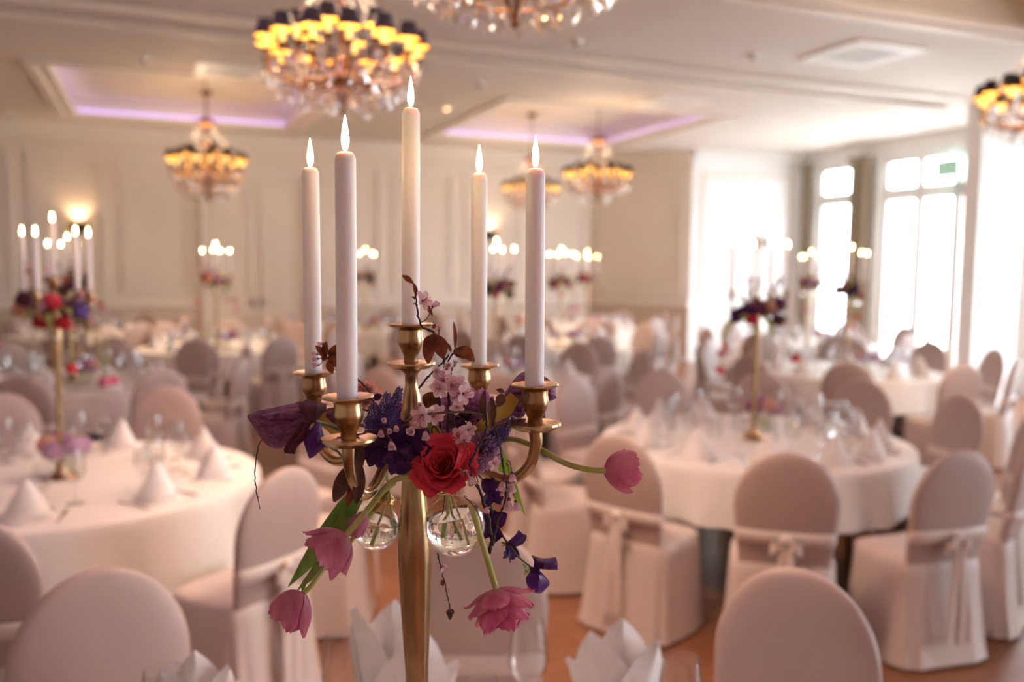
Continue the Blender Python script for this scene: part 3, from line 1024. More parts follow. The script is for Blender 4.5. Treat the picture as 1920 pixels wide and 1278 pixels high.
# ------------------------------------------------------------------ blooms for the background arrangements
def ruffled(c, r, rnd, n=22, m=11):
    """a full round bloom: layered ruffled petals as one small mesh"""
    mb = MB()
    for k in range(n):
        z = 1 - 1.5 * (k + .5) / n
        a = k * 2.39996
        s = math.sqrt(max(0, 1 - z * z))
        d = Vector((s * math.cos(a), s * math.sin(a), z))
        fr = frame(d, (0, 0, 1) if abs(d.z) < .9 else (1, 0, 0), rnd.uniform(0, 6))
        w = r * rnd.uniform(.45, .65)
        def fn(u, v):
            x, y = (u - .5) * 2, (v - .5) * 2
            q = math.sqrt(x * x + y * y)
            return c + d * r * (.80 + .16 * math.sin(q * 3)) + fr @ Vector((x * w * .8, y * w * .8, r * .10 * math.sin(5 * x + k) * q))
        mb.grid(fn, 4, 4)
    return mb
def simple_tulip(base, axis, L):
    mb = MB()
    fr = frame(axis)
    for k in range(6):
        petal_into(mb, base, fr, k * math.pi / 3, L, L * .42, R(70), R(-95), cup=.6)
    return mb
def petal_into(mb, base, fr, ang, L, Wd, th0, curl, cup=.5, r0=.001, ruff=0.0, rk=7, ph=0.0, tip=1.0, nu=8, nv=9, back=0.0, notch=0.0, shape=None):
    """petal growing from base along the frame's z axis, leaning outward; cup > 0 wraps it round the axis"""
    rot = Matrix.Rotation(ang, 3, 'Z')
    pts = []
    r, h = r0, 0.0
    prof = []
    for j in range(nv + 1):
        v = j / nv
        th = th0 + curl * v + back * max(0, v - .65) / .35
        prof.append((r, h, th, v))
        r += math.sin(th) * L / nv
        h += math.cos(th) * L / nv
    vs = []
    for (r, h, th, v) in prof:
        w = Wd * (shape(v) if shape else (math.sin(math.pi * min(1, v * .82 + .06)) ** .75 * (1 if v < .9 else 1 - .25 * tip * ((v - .9) / .1))))
        for i in range(nu + 1):
            u = 2 * i / nu - 1
            x = u * w
            rc = max(.004, Wd / max(.05, cup))
            ph_ = x / rc
            lat = rc * math.sin(ph_)
            inw = rc * (1 - math.cos(ph_))
            rad = r - inw * math.cos(th) + ruff * v * v * math.sin(rk * u + ph) * math.cos(th) * L
            hh = h + inw * math.sin(th) * .6 + ruff * v * v * math.sin(rk * u + ph) * math.sin(th) * L - notch * L * (v ** 4) * (abs(math.sin(u * 4.5 + ph)) * .6 + (u * u) * .5)
            vs.append(base + fr @ (rot @ Vector((rad, lat, hh))))
    fs = [(j * (nu + 1) + i, j * (nu + 1) + i + 1, (j + 1) * (nu + 1) + i + 1, (j + 1) * (nu + 1) + i) for j in range(nv) for i in range(nu)]
    mb.add(vs, fs)
    return mb
def leaf_into(mb, base, tipv, width, normal, bend=.15, nv=8, fold=.25):
    base, tipv, nrm = Vector(base), Vector(tipv), Vector(normal).normalized()
    d = tipv - base
    L = d.length
    t = d / L
    side = t.cross(nrm).normalized()
    nrm = side.cross(t)
    def fn(u, v):
        x = (u - .5) * 2
        w = width / 2 * math.sin(math.pi * min(.999, v * .93 + .04)) ** .8
        return base + d * v + side * (x * w) + nrm * (bend * L * math.sin(math.pi * v) + fold * w * abs(x))
    return mb.grid(fn, 6, nv)

def make_arrangement(seed):
    rnd = random.Random(seed)
    t = thing('flower_arrangement', '', 'flowers')
    C0 = Vector((0, 0, .80))
    mats = [M_MAROON, M_PLUM, M_MAUVE, M_REDROSE, M_ROSE, M_VIOLET, M_PEACH, M_MUSCARI, M_DARKPEA, M_MAUVE, M_CORAL, M_PLUM, M_REDROSE, M_DARKPEA, M_MAROON, M_LILAC]
    for k, mt in enumerate(mats):
        a = k * 2.39996 + rnd.uniform(-.3, .3)
        z = rnd.uniform(-.05, .06)
        r = rnd.uniform(.055, .125)
        c = C0 + Vector((r * math.cos(a), r * math.sin(a), z))
        obj('bloom', ruffled(c, rnd.uniform(.026, .040), rnd), mt, t)
    for k in range(12):
        a = k * .55 + rnd.uniform(-.2, .2)
        b = C0 + Vector((.05 * math.cos(a), .05 * math.sin(a), 0))
        e = C0 + Vector((rnd.uniform(.14, .20) * math.cos(a), rnd.uniform(.14, .20) * math.sin(a), rnd.uniform(-.12, .10)))
        obj('leaf', leaf_into(MB(), b, e, rnd.uniform(.03, .045), (0, 0, 1), .2), rnd.choice([M_PLUMLEAF, M_GREENERY, M_DARKLEAF, M_GREENERY]), t)
    for k in range(4):
        a = rnd.uniform(0, 6.28)
        b = C0 + Vector((.08 * math.cos(a), .08 * math.sin(a), -.02))
        e = C0 + Vector((rnd.uniform(.17, .24) * math.cos(a), rnd.uniform(.17, .24) * math.sin(a), rnd.uniform(-.26, -.10)))
        m = (b + e) / 2 + Vector((.04 * math.cos(a), .04 * math.sin(a), .05))
        st = obj('tulip_stem', MB().tube(curve([b, m, e], 5), .003, 6), M_STEM, t)
        obj('tulip_bloom', simple_tulip(e, (e - m).normalized(), .045), rnd.choice([M_TULIP, M_TULIP2, M_ROSE]), st)
    for k in range(3):
        a = rnd.uniform(0, 6.28)
        b = C0 + Vector((.04 * math.cos(a), .04 * math.sin(a), 0))
        e = C0 + Vector((.10 * math.cos(a), .10 * math.sin(a), rnd.uniform(.13, .20)))
        tw = obj('twig', MB().tube(curve([b, (b + e) / 2 + Vector((.02, 0, 0)), e], 4), .0018, 5), M_TWIG, t)
        for q in range(5):
            pt = b.lerp(e, .45 + .12 * q) + Vector((rnd.uniform(-.015, .015), rnd.uniform(-.015, .015), 0))
            obj('blossom', MB().ball(pt, .010, 7, 5), rnd.choice([M_BLOSSOM, M_PLUMLEAF]), tw)
    return t
arr_protos = None
def make_bulb(label_unused=''):
    t = thing('bulb_vase', '', 'vase')
    r = .03
    obj('glass', MB().lathe([(.0002, -.060), (.016, -.0545), (.027, -.040), (.030, -.030), (.027, -.017), (.016, -.0055), (.011, .0), (.010, .012), (.014, .018)], n=24), M_BULBGLASS, t)
    obj('water', MB().lathe([(.0002, -.058), (.015, -.053), (.0255, -.039), (.0285, -.031), (.0282, -.028), (0, -.028)], n=20), M_WATER, t)
    obj('hanging_wire', MB().tube([(.0115 * math.cos(k * .5), .0115 * math.sin(k * .5), .004 + k * .0002) for k in range(38)], .0007, 5).tube([(.0115, 0, .01), (.012, 0, .05), (0, 0, .075)], .0007, 5), M_WIRE, t)
    return t
bulb0 = None
def make_posy():
    t = thing('table_posy', '', 'flowers', (0, 0, 0), 'low posies on the tables')
    obj('glass_cup', MB().lathe([(0, 0), (.034, 0), (.038, .01), (.040, .07), (.0385, .07), (.036, .012), (0, .006)], n=20), M_BULBGLASS, t)
    rnd = random.Random(5)
    for k, (x, y, z, mt) in enumerate(((-.04, 0, .10, M_LILAC), (.035, .02, .105, M_MAUVE), (0, -.035, .11, M_LILAC), (.01, .03, .125, M_MAUVE), (-.03, .03, .12, M_CORAL), (.06, -.02, .10, M_LILAC))):
        obj('bloom', ruffled(Vector((x, y, z)), .036, rnd, 26), mt, t)
        obj('stem', MB().tube([(x * .3, y * .3, .008), (x, y, z)], .0022, 5), M_STEM, t)
    return t
posy0 = None

# ------------------------------------------------------------------ tables and their places
TABLES = [
    # x, y, phase (deg), chairs, candelabra turn (deg), description, level of detail
    (-.127, 1.10, 91, 9, 0, 'the closest table', 3),
    (-2.13, 4.10, -31, 10, 20, 'the left front table', 2),
    (1.45, 5.2, -98, 11, 27, 'the right front table', 2),
    (-3.75, 7.45, -40, 10, 75, 'the table behind left front table', 1),
    (-3.55, 10.55, -80, 10, 28, 'the table below paired left chandeliers', 1),
    (-6.05, 12.2, -70, 10, 50, 'the farthest left table', 1),
    (-.15, 7.90, -53, 10, 10, 'the middle table behind the flowers', 2),
    (-2.25, 13.5, -60, 10, 70, 'the table before the double doors', 1),
    (1.20, 14.3, -85, 10, 15, 'the table in the shaded corner', 1),
    (.62, 11.3, -75, 10, 40, 'the table left of corner chandelier', 1),
    (3.35, 8.75, -110, 10, 33, 'the table before the curtains', 1),
    (3.95, 11.7, -60, 10, 62, 'the table nearest the far windows', 1),
]
SEATS = {0: (89, 53, 130, 17, 168, 204, -24, -60, -96), 1: (-31, -73, -112, 8, 44, 92, 130, 168, -150), 2: (-130, -99, -69, -42, -15, 13, 43, 73, 103, 133, 163, -164)}
def ring_labels(items, tx, ty, what, desc):
    """items: list of (x, y); names each by side and order from the left"""
    labs = [''] * len(items)
    for side in ('near', 'far'):
        idx = [i for i, (x, y) in enumerate(items) if (y < ty) == (side == 'near')]
        idx.sort(key=lambda i: items[i][0] / items[i][1])
        for k, i in enumerate(idx):
            labs[i] = '%s, %s from left, %s side of %s' % (what, ORD[k], side, desc)
    return labs
used = set()
def fresh(proto):
    """the prototype itself the first time, then copies"""
    if proto.name not in used:
        used.add(proto.name)
        return proto
    return copy_tree(proto)
def visible(x, y, margin=.2):
    return y > .3 and abs(x / y) < .60 + margin / max(y, .3)
for ti, (tx, ty, ph, nch, crz, desc, lod) in enumerate(TABLES):
    o = fresh(table0)
    o['label'] = 'round wooden banquet table under a white cloth, %s' % desc
    o.location = (tx, ty, 0)
    c = obj('tablecloth', cloth_mesh(ti, .34 if ti in (0, 1) else .28), M_CLOTH)
    c.location = (tx, ty, 0)
    tag(c, 'white damask cloth draped over %s' % desc, 'tablecloth', 'white tablecloths')
    angs = [R(ph) + 2 * math.pi * k / nch for k in range(nch)]
    if ti in SEATS:
        angs = [R(v) for v in SEATS[ti]]
    rad = 1.15
    pos = [(tx + rad * math.cos(a), ty + rad * math.sin(a)) for a in angs]
    labs = ring_labels(pos, tx, ty, 'white covered chair', desc)
    for a, (x, y), lab in zip(angs, pos, labs):
        if not visible(x, y, .45):
            continue
        r2 = rad + random.uniform(0, .06)
        x, y = tx + r2 * math.cos(a), ty + r2 * math.sin(a)
        ch = fresh(chair0)
        ch['label'] = lab
        ch['group'] = 'chairs at ' + desc
        ch.location = (x, y, 0)
        ch.rotation_euler = (0, 0, a + math.pi / 2 + random.uniform(-.10, .10))
    if lod < 3:
        pl = [(tx + .70 * math.cos(a), ty + .70 * math.sin(a)) for a in angs]
        for i, (a, lab) in enumerate(zip(angs, ring_labels(pl, tx, ty, 'folded white napkin', desc))):
            x, y = pl[i]
            if not visible(x, y, .2):
                continue
            nk = fresh(nap0)
            nk['label'], nk['group'] = lab, 'napkins on ' + desc
            nk.location = (x, y, .7505)
            nk.rotation_euler = (0, 0, a + math.pi / 2 + random.uniform(-.3, .3))
        for kind, rr, off, what in ((0, .50, .14, 'tall wine glass'), (1, .56, .03, 'small wine glass')):
            pl = []
            for a in angs:
                pl.append((tx + rr * math.cos(a) - off * math.sin(a), ty + rr * math.sin(a) + off * math.cos(a)))
            for (x, y), lab in zip(pl, ring_labels(pl, tx, ty, what, desc)):
                if not visible(x, y, .1):
                    continue
                pr = (g_big, g_small)[kind] if lod == 2 else g_far
                g = fresh(pr)
                g['label'], g['category'], g['group'] = lab, 'glass', 'wine glasses on ' + desc
                g.location = (x, y, .7505)
                g.rotation_euler = (0, 0, random.uniform(0, 6))
                if pr is g_far and kind:
                    g.scale = (.84, .84, .84)
        if lod == 2:
            for pr, off, what, nm in ((fork0, -.125, 'steel dinner fork', 'fork'), (knife0, .125, 'steel dinner knife', 'knife')):
                pl = [(tx + .80 * math.cos(a) - off * math.sin(a), ty + .80 * math.sin(a) + off * math.cos(a)) for a in angs]
                for i, lab in enumerate(ring_labels(pl, tx, ty, what, desc)):
                    x, y = pl[i]
                    if not visible(x, y, .1):
                        continue
                    k = fresh(pr)
                    k['label'], k['category'], k['group'] = lab, nm, 'cutlery on ' + desc
                    k.location = (x, y, .7505)
                    k.rotation_euler = (0, 0, angs[i] + math.pi / 2)
        po = make_posy() if posy0 is None else copy_tree(posy0)
        posy0 = posy0 or po
        po['label'] = 'low posy of mauve flowers in glass cup on %s' % desc
        pv = {1: PZ(118, 872, .80), 2: PZ(1432, 788, .80)}.get(ti, Vector((tx + .16, ty - .10, 0)))
        po.location = (pv.x, pv.y, .7505)
        po.rotation_euler = (0, 0, ti * 1.3)
        po.scale = (1.45, 1.45, 1.3)
    tops = [random.uniform(-.012, .004) for _ in range(5)]
    if ti == 0:
        tops = [.0, -.011, -.004, .002, .004]
    cn = place_candelabra(tx, ty, R(crz), desc, tops)
    if ti == 0:                  # the closest candelabra leans a little
        cn.location.x += .016
        cn.rotation_euler.y = R(-1.0)
    if ti:
        if arr_protos is None:
            arr_protos = [make_arrangement(3), make_arrangement(11)]
        ar_ = fresh(arr_protos[ti % 2])
        ar_['label'] = 'purple and red flower arrangement on candelabra of %s' % desc
        ar_['group'] = 'candelabra flower arrangements'
        ar_.location = (tx, ty, TABLE_Z - .16 - (.06 if ti == 2 else .02))
        ar_.scale = (1.2, 1.2, 1.2)
        ar_.rotation_euler = (0, 0, ti * 1.7)
        bl = []
        for k in range(3):
            a = ti * .8 + k * 2.094
            bl.append((tx + .085 * math.cos(a), ty + .085 * math.sin(a)))
        od = sorted(range(3), key=lambda i: bl[i][0] / bl[i][1])
        for k, (x, y) in enumerate(bl):
            if bulb0 is None:
                bulb0 = make_bulb()
            b = fresh(bulb0)
            b['label'] = 'glass bulb vase, %s from left, on candelabra of %s' % (ORD[od.index(k)], desc)
            b['group'] = 'hanging bulb vases'
            b.location = (x, y, TABLE_Z + .70)

# place settings of the closest table, seen only at the bottom edge
def near_setting(proto, x, y, z, rz, label, group, sc=1.0):
    v = PZ(x, y, z)
    o = fresh(proto)
    o['label'], o['group'] = label, group
    o.location = (v.x, v.y, .7505)
    o.rotation_euler = (0, 0, rz)
    o.scale = (sc, sc, sc)
    if proto in (g_big, g_small):
        o['category'] = 'glass'
    return o
near_setting(g_big, 642, 1190, .985, 0, 'wine glass left of the brass pole', 'wine glasses on the closest table')
near_setting(g_big, 990, 1163, .985, 0, 'wine glass under the open pink tulip', 'wine glasses on the closest table')
near_setting(g_big, 1277, 1232, .985, 0, 'wine glass before the right foreground chair', 'wine glasses on the closest table')
near_setting(g_big, 306, 1254, .985, 0, 'wine glass before the left foreground chair', 'wine glasses on the closest table')
near_setting(g_small, 905, 1270, .945, 0, 'small wine glass just right of the brass pole', 'wine glasses on the closest table')
near_setting(nap1, 1160, 1215, .945, R(10), 'pointed folded napkin left of the right wine glass', 'napkins on the closest table', 1.15)
near_setting(nap1, 748, 1188, .985, R(-15), 'folded napkin behind the brass pole', 'napkins on the closest table', 1.35)
near_setting(nap1, 362, 1245, .95, R(30), 'folded napkin before the left foreground chair', 'napkins on the closest table', 1.0)

# ================================================================== THE BOUQUET ON THE CLOSEST CANDELABRA
def px(n, D=1.0):
    return n * D / F_PX
def patch(rows, sub=5, wr=.0012):
    """smooth petal surface through rows of photo points with their own depths"""
    g = [curve([P(*p) for p in r], sub) if len(r) > 2 else [P(*r[0]).lerp(P(*r[1]), i / (sub * 2)) for i in range(sub * 2 + 1)] for r in rows]
    m = len(g[0])
    cols = [curve([g[j][i] for j in range(len(g))], sub) if len(g) > 2 else [g[0][i].lerp(g[1][i], k / sub) for k in range(sub + 1)] for i in range(m)]
    nv = len(cols[0])
    mb = MB()
    ph = rows[0][0][0] * .13
    wrk = lambda i, j: wr * (math.sin(i * .9 + j * .35 + ph) + .6 * math.sin(i * 1.9 - j * .5 + 2 * ph) + .5 * math.sin(j * 1.3 + ph * 3))
    vs = [cols[i][j] + Vector((0, -1, .3)) * wrk(i * 20 / m, j * 12 / nv) for j in range(nv) for i in range(m)]
    mb.add(vs, [(j * m + i, j * m + i + 1, (j + 1) * m + i + 1, (j + 1) * m + i) for j in range(nv - 1) for i in range(m - 1)])
    return mb
def ribbon(spine, widths, face=(0, -1, .25), fold=.18, n=6):
    pts = curve([P(*s) for s in spine], n)
    ws = lerps([px(w, spine[0][2]) / 2 for w in widths], len(pts))
    f = Vector(face).normalized()
    vs = []
    for i, p in enumerate(pts):
        t = (pts[min(i + 1, len(pts) - 1)] - pts[max(i - 1, 0)]).normalized()
        s = t.cross(f).normalized()
        nn = s.cross(t)
        for u in (-1, -.55, 0, .55, 1):
            vs.append(p + s * (u * ws[i]) + nn * (fold * ws[i] * u * u))
    m = 5
    return MB().add(vs, [(j * m + i, j * m + i + 1, (j + 1) * m + i + 1, (j + 1) * m + i) for j in range(len(pts) - 1) for i in range(m - 1)])
def stem_mesh(pts, r0, r1=None, n=8, jag=0.0, seg=6):
    c = curve([P(*p) for p in pts], seg)
    if jag:
        rnd = random.Random(int(pts[0][0] * 7 + pts[0][1]))
        c = [c[0]] + [p + Vector((rnd.uniform(-jag, jag), rnd.uniform(-jag, jag), rnd.uniform(-jag, jag))) for p in c[1:-1]] + [c[-1]]
    rs = lerps([r0, r1 if r1 is not None else r0], len(c))
    if jag:
        rs = [r * (1.35 if k % 5 == 2 else 1) for k, r in enumerate(rs)]
    return MB().tube(c, rs, n)
def pleaf(parent, a, b, w, mat, face=(0, -1, .2), bend=.1, name='leaf', fold=.3):
    return obj(name, leaf_into(MB(), P(*a), P(*b), px(w, a[2]), face, bend, 10, fold), mat, parent)

# ---- red rose
c = P(829, 868, .985)
axv = Vector((-.16, -.86, .48)).normalized()
base = c - axv * .022
ro = thing('rose', 'large open coral red rose at the front of the bouquet', 'rose', base)
frr = frame(axv)
for k in range(27):
    t = k / 26
    ang = k * 2.39996 + .6
    L = .024 + .016 * t
    Wd = .011 + .015 * t
    petal_into_mb = petal_into(MB(), base, frr, ang, L, Wd, R(2 + 62 * t ** 1.2), R(-22 * (1 - t) - 18 * t), cup=2.2 - 1.35 * t, r0=.0006 + .004 * t, ruff=.035 * t, rk=5, ph=k, back=R(8 + 78 * t), nu=12, nv=12,
                               shape=lambda v: math.sin(math.pi * min(1, v * .66 + .12)) ** .7 * (1 if v < .88 else 1 - .5 * ((v - .88) / .12) ** 2))
    obj('petal', petal_into_mb, M_ROSE, ro)
# the torn outer petal that hangs below
obj('petal', patch([[(800, 905, .975), (835, 912, .97), (866, 893, .975)], [(812, 915, .965), (845, 920, .96), (874, 908, .97)], [(838, 922, .965), (850, 926, .962), (866, 915, .968)]]), M_ROSE, ro)
obj('petal', patch([[(775, 880, .985), (786, 905, .98)], [(768, 862, .99), (792, 900, .975)], [(790, 870, .972), (812, 912, .968)]]), M_ROSE, ro)
obj('petal', patch([[(862, 832, .99), (876, 838, .992), (885, 845, .995)], [(858, 855, .975), (874, 856, .98), (882, 850, .99)], [(850, 880, .968), (862, 876, .972), (872, 862, .982)]]), M_ROSE, ro)
obj('stem', stem_mesh([(829, 880, 1.0), (842, 930, 1.02), (850, 975, 1.005), (862, 1005, 1.0)], .0014), M_STEM, ro)

# ---- pink tulips
def tulip(label, b, tipp, L, Wd, th0, curl, mat, stem=None, extra=0, notch=.10, spin=0.0, back=0.0, sr=.0034, smat=None):
    base, tip = P(*b), P(*tipp)
    axis = (tip - base).normalized()
    t = thing('tulip', label, 'tulip', base, 'tulips of the closest bouquet')
    fr = frame(axis, spin=spin)
    rnd = random.Random(int(b[0]))
    for ring in range(2 + extra):
        for k in range(3 if ring < 2 else 4):
            a = k * 2 * math.pi / (3 if ring < 2 else 4) + (math.pi / 3 if ring == 1 else ring * .5) + rnd.uniform(-.12, .12)
            s = ((.92, .98, 1.06, 1.04, .96) if extra else (1, .97, .86, .78, .7))[ring]
            th = th0 * ((1.05, .92, .66, .46, .28) if extra else (1, .86, .7, .55, .4))[ring] + rnd.uniform(-.05, .05)
            obj('petal', petal_into(MB(), base, fr, a, L * s * rnd.uniform(.95, 1.05), Wd * s, th, curl * (1, 1, .8, .6, .5)[ring], cup=1.15, r0=.0022, ruff=.025, ph=k + ring, notch=notch, back=back * (1, .5, .3, .2, .1)[ring], nu=12, nv=12), mat, t)
    if stem:
        obj('stem', stem_mesh(stem, sr, sr * 1.05, 10), smat or M_STEM, t)
    obj('stamens', MB().tube([base, base + axis * L * .35], .0016, 6).ball(base + axis * L * .4, .003, 6, 4), M_OCHRE, t)
    return t
tulip('pink tulip reaching out far right on a curved stem', (1134, 882, 1.02), (1200, 880, 1.03), .050, .0235, R(72), R(-88), M_TULIP2,
      [(905, 850, 1.10), (950, 823, 1.08), (1000, 836, 1.05), (1060, 868, 1.03), (1105, 880, 1.02), (1136, 882, 1.02)], spin=.4)
tb = tulip('dusky pink tulip hanging left of the glass bulbs', (650, 1002, 1.0), (592, 1056, .99), .056, .0250, R(74), R(-80), M_TULIP,
      [(795, 906, 1.0), (762, 895, .99), (732, 905, .99), (692, 952, 1.0), (650, 1002, 1.0)], spin=.2, back=R(38))
tulip('lowest dusky pink tulip at the bottom left', (570, 1112, 1.0), (524, 1172, .99), .052, .0240, R(72), R(-86), M_TULIP,
      [(700, 958, 1.07), (645, 1030, 1.05), (610, 1062, 1.03), (588, 1092, 1.01), (570, 1112, 1.0)], spin=.9, sr=.003, back=R(24))
tulip('wide open double pink tulip hanging under the right bulb', (930, 1103, .98), (946, 1178, .97), .050, .0225, R(84), R(-52), M_TULIP2,
      [(882, 945, .97), (892, 975, .965), (908, 1030, .965), (930, 1103, .98)], extra=3, notch=.14, spin=.3, back=R(20))
tulip('slim closed tulip bud beside the left glass bulb', (686, 962, 1.05), (658, 1004, 1.05), .034, .011, R(46), R(-62), M_TULIP, [(740, 905, 1.07), (715, 925, 1.06), (686, 962, 1.05)], notch=.02, sr=.0026)
lf = thing('tulip_leaf', 'long dark green leaf pointing down left behind tulips', 'leaf', P(672, 925, 1.08), 'green leaves of the closest bouquet')
obj('blade', ribbon([(680, 915, 1.08), (650, 955, 1.07), (608, 1012, 1.06), (568, 1065, 1.06), (540, 1100, 1.06)], [22, 42, 40, 20, 1], (.15, -1, .5)), M_LEAF, lf)
lf = thing('tulip_leaf', 'second slimmer green leaf below the long one', 'leaf', P(650, 955, 1.05), 'green leaves of the closest bouquet')
obj('blade', ribbon([(668, 935, 1.06), (640, 985, 1.05), (600, 1055, 1.045), (553, 1112, 1.045)], [14, 26, 18, 1], (-.1, -1, .3)), M_LEAF, lf)
obj('curled_tip', ribbon([(612, 1062, 1.03), (588, 1078, 1.025), (572, 1092, 1.02), (568, 1112, 1.01)], [8, 12, 12, 6], (-.3, -1, .2)), M_GREENERY, lf)
lf = thing('tulip_leaf', 'narrow lime green leaf behind the right arm', 'leaf', P(935, 845, 1.12), 'green leaves of the closest bouquet')
obj('blade', ribbon([(930, 835, 1.12), (942, 870, 1.12), (962, 915, 1.12), (985, 967, 1.12)], [16, 25, 18, 1], (.3, -1, .1)), M_LIME, lf)
lf = thing('tulip_leaf', 'ochre tulip leaf crossing below front right candle cup', 'leaf', P(885, 835, 1.05), 'yellowing leaves of the closest bouquet')
obj('blade', ribbon([(872, 850, 1.06), (892, 825, 1.05), (925, 792, 1.05), (966, 742, 1.06)], [22, 36, 44, 22], (.1, -1, .3)), M_OCHRE, lf)
lf = thing('tulip_leaf', 'ochre tulip leaf behind the front left saucer', 'leaf', P(650, 805, 1.05), 'yellowing leaves of the closest bouquet')
obj('blade', ribbon([(660, 812, 1.06), (632, 795, 1.05), (598, 782, 1.04)], [30, 48, 22], (-.1, -1, .4)), M_OCHRE, lf)
lf = thing('tulip_leaf', 'olive leaf tucked below the rose', 'leaf', P(780, 895, 1.02), 'yellowing leaves of the closest bouquet')
obj('blade', ribbon([(800, 905, 1.03), (775, 885, 1.02), (750, 868, 1.03), (735, 850, 1.05)], [12, 30, 32, 6], (.1, -1, .3)), M_GREENERY, lf)

# ---- plum coloured flower on the left
pf = thing('drooping_flower', 'big crumpled plum purple flower reaching left', 'flower', P(590, 775, 1.02))
obj('petal', patch([[(466, 776, 1.02), (500, 766, 1.0), (540, 758, 1.0), (566, 751, 1.01)], [(464, 783, 1.01), (500, 784, .985), (545, 776, .98), (582, 774, 1.0)],
                    [(478, 803, 1.0), (510, 812, .972), (550, 800, .975), (580, 795, 1.0)], [(492, 826, 1.01), (515, 836, .99), (540, 828, .985), (562, 815, 1.0)],
                    [(506, 838, 1.03), (518, 841, 1.01), (532, 838, 1.0), (550, 820, 1.01)]]), M_PLUM, pf)
obj('petal', patch([[(490, 775, 1.0), (530, 766, .985), (572, 758, .985)], [(492, 782, .98), (530, 776, .968), (574, 770, .97)], [(496, 790, .975), (535, 786, .965), (572, 780, .97)]]), M_PLUM, pf)
obj('petal', patch([[(560, 752, .99), (588, 751, .982), (613, 757, .995)], [(562, 768, .970), (590, 772, .965), (611, 768, .985)], [(572, 786, .972), (582, 795, .97), (596, 786, .985)]]), M_MAROON, pf)
obj('petal', patch([[(566, 790, .975), (584, 794, .975)], [(548, 816, .962), (574, 820, .966)], [(533, 838, .960), (557, 838, .966)], [(534, 849, .965), (553, 851, .97)]]), M_MAROON, pf)
obj('petal', patch([[(604, 772, 1.05), (622, 763, 1.05), (640, 768, 1.05)], [(615, 785, 1.04), (630, 782, 1.035), (644, 790, 1.045)], [(632, 798, 1.045), (640, 800, 1.045), (648, 802, 1.05)]]), M_PLUM, pf)
obj('stem', stem_mesh([(590, 790, .99), (625, 800, 1.03), (680, 830, 1.06), (720, 870, 1.08)], .0022), M_STEMDARK, pf)

def calyx(parent, c, axis, L=.010, n=5, mat=M_GREENERY):
    fr = frame(axis)
    mb = MB().ball(c, .0028, 8, 5)
    for k in range(n):
        petal_into(mb, c, fr, k * 2 * math.pi / n + .3, L, L * .22, R(35), R(40), cup=.3, nu=4, nv=5)
    return obj('calyx', mb, mat, parent)
vp = thing('sweet_pea', 'single violet sweet pea petal hanging below plum flower', 'sweet pea', P(613, 835, .985), 'sweet peas of the closest bouquet')
obj('petal', patch([[(592, 793, .99), (598, 791, .988), (602, 796, .99)], [(570, 820, .968), (590, 815, .96), (607, 815, .978)], [(573, 842, .962), (592, 838, .955), (612, 834, .982)], [(579, 860, .966), (588, 856, .965), (596, 850, .975)]]), M_VIOLET, vp)
calyx(vp, P(614, 836, .982), (1, -.2, .15), .012)
obj('stem', stem_mesh([(616, 836, .982), (630, 843, .99), (648, 858, 1.0), (690, 860, 1.04)], .0010, .0014, 6), M_STEMDARK, vp)

# ---- plum parrot tulip behind the front right candle
pt = thing('drooping_flower', 'dark plum flower behind the front right candle', 'flower', P(1000, 760, 1.08))
obj('petal', patch([[(946, 736, 1.08), (972, 702, 1.09), (1002, 693, 1.09)], [(948, 744, 1.072), (975, 722, 1.07), (1003, 712, 1.07)], [(970, 740, 1.07), (988, 738, 1.068), (1006, 735, 1.068)]]), M_PLUM, pt)
obj('petal', patch([[(1010, 700, 1.09), (1028, 710, 1.09), (1042, 728, 1.09)], [(1010, 720, 1.07), (1026, 728, 1.07), (1042, 740, 1.078)], [(1008, 742, 1.07), (1028, 752, 1.07), (1044, 746, 1.08)]]), M_PLUM, pt)
obj('petal', patch([[(966, 735, 1.07), (978, 736, 1.065), (990, 738, 1.07)], [(958, 760, 1.07), (974, 764, 1.06), (988, 766, 1.066)], [(958, 778, 1.075), (970, 783, 1.068), (983, 780, 1.07)]]), M_PLUM, pt)
obj('petal', patch([[(1008, 770, 1.075), (1022, 772, 1.075)], [(1010, 788, 1.072), (1023, 790, 1.074)], [(1012, 803, 1.075), (1020, 806, 1.078)]]), M_VIOLET, pt)
obj('stem', stem_mesh([(990, 760, 1.085), (960, 800, 1.10), (900, 850, 1.10)], .003), M_STEM, pt)

# ---- spikes of blue violet florets
def spike(label, a, b, r):
    A_, B_ = P(*a), P(*b)
    t = thing('veronica_spike', label, 'flower', A_, 'blue violet flower spikes')
    d = B_ - A_
    L = d.length
    fr = frame(d)
    rnd = random.Random(int(b[0] * 3 + b[1]))
    obj('stalk', MB().tube([A_, B_], .0013, 6), M_STEMDARK, t)
    mb = MB()
    n = int(L / .001 * 2.3)
    for k in range(n):
        v = k / n
        an = k * 2.39996
        rr = r * (1 - .75 * v ** 1.6) * rnd.uniform(.65, 1.05)
        c = A_ + d * (.12 + .88 * v) + fr @ Vector((rr * math.cos(an), rr * math.sin(an), 0))
        ax_ = (fr @ Vector((math.cos(an), math.sin(an), .6))).normalized()
        s = .0030 * (1 - .5 * v) * rnd.uniform(.8, 1.2)
        ff = frame(ax_)
        for q in range(4):
            aa = q * 1.5708 + an
            mb.add([c, c + ff @ Vector((s * math.cos(aa - .5), s * math.sin(aa - .5), s * .8)), c + ff @ Vector((1.7 * s * math.cos(aa), 1.7 * s * math.sin(aa), s * 1.1)), c + ff @ Vector((s * math.cos(aa + .5), s * math.sin(aa + .5), s * .8))], [(0, 1, 2, 3)])
    f = obj('florets', mb, M_MUSCARI, t, flat=True)
    f['kind'] = 'stuff'
spike('tallest blue violet flower spike beside the centre stem', (728, 805, 1.06), (750, 727, 1.06), .0085)
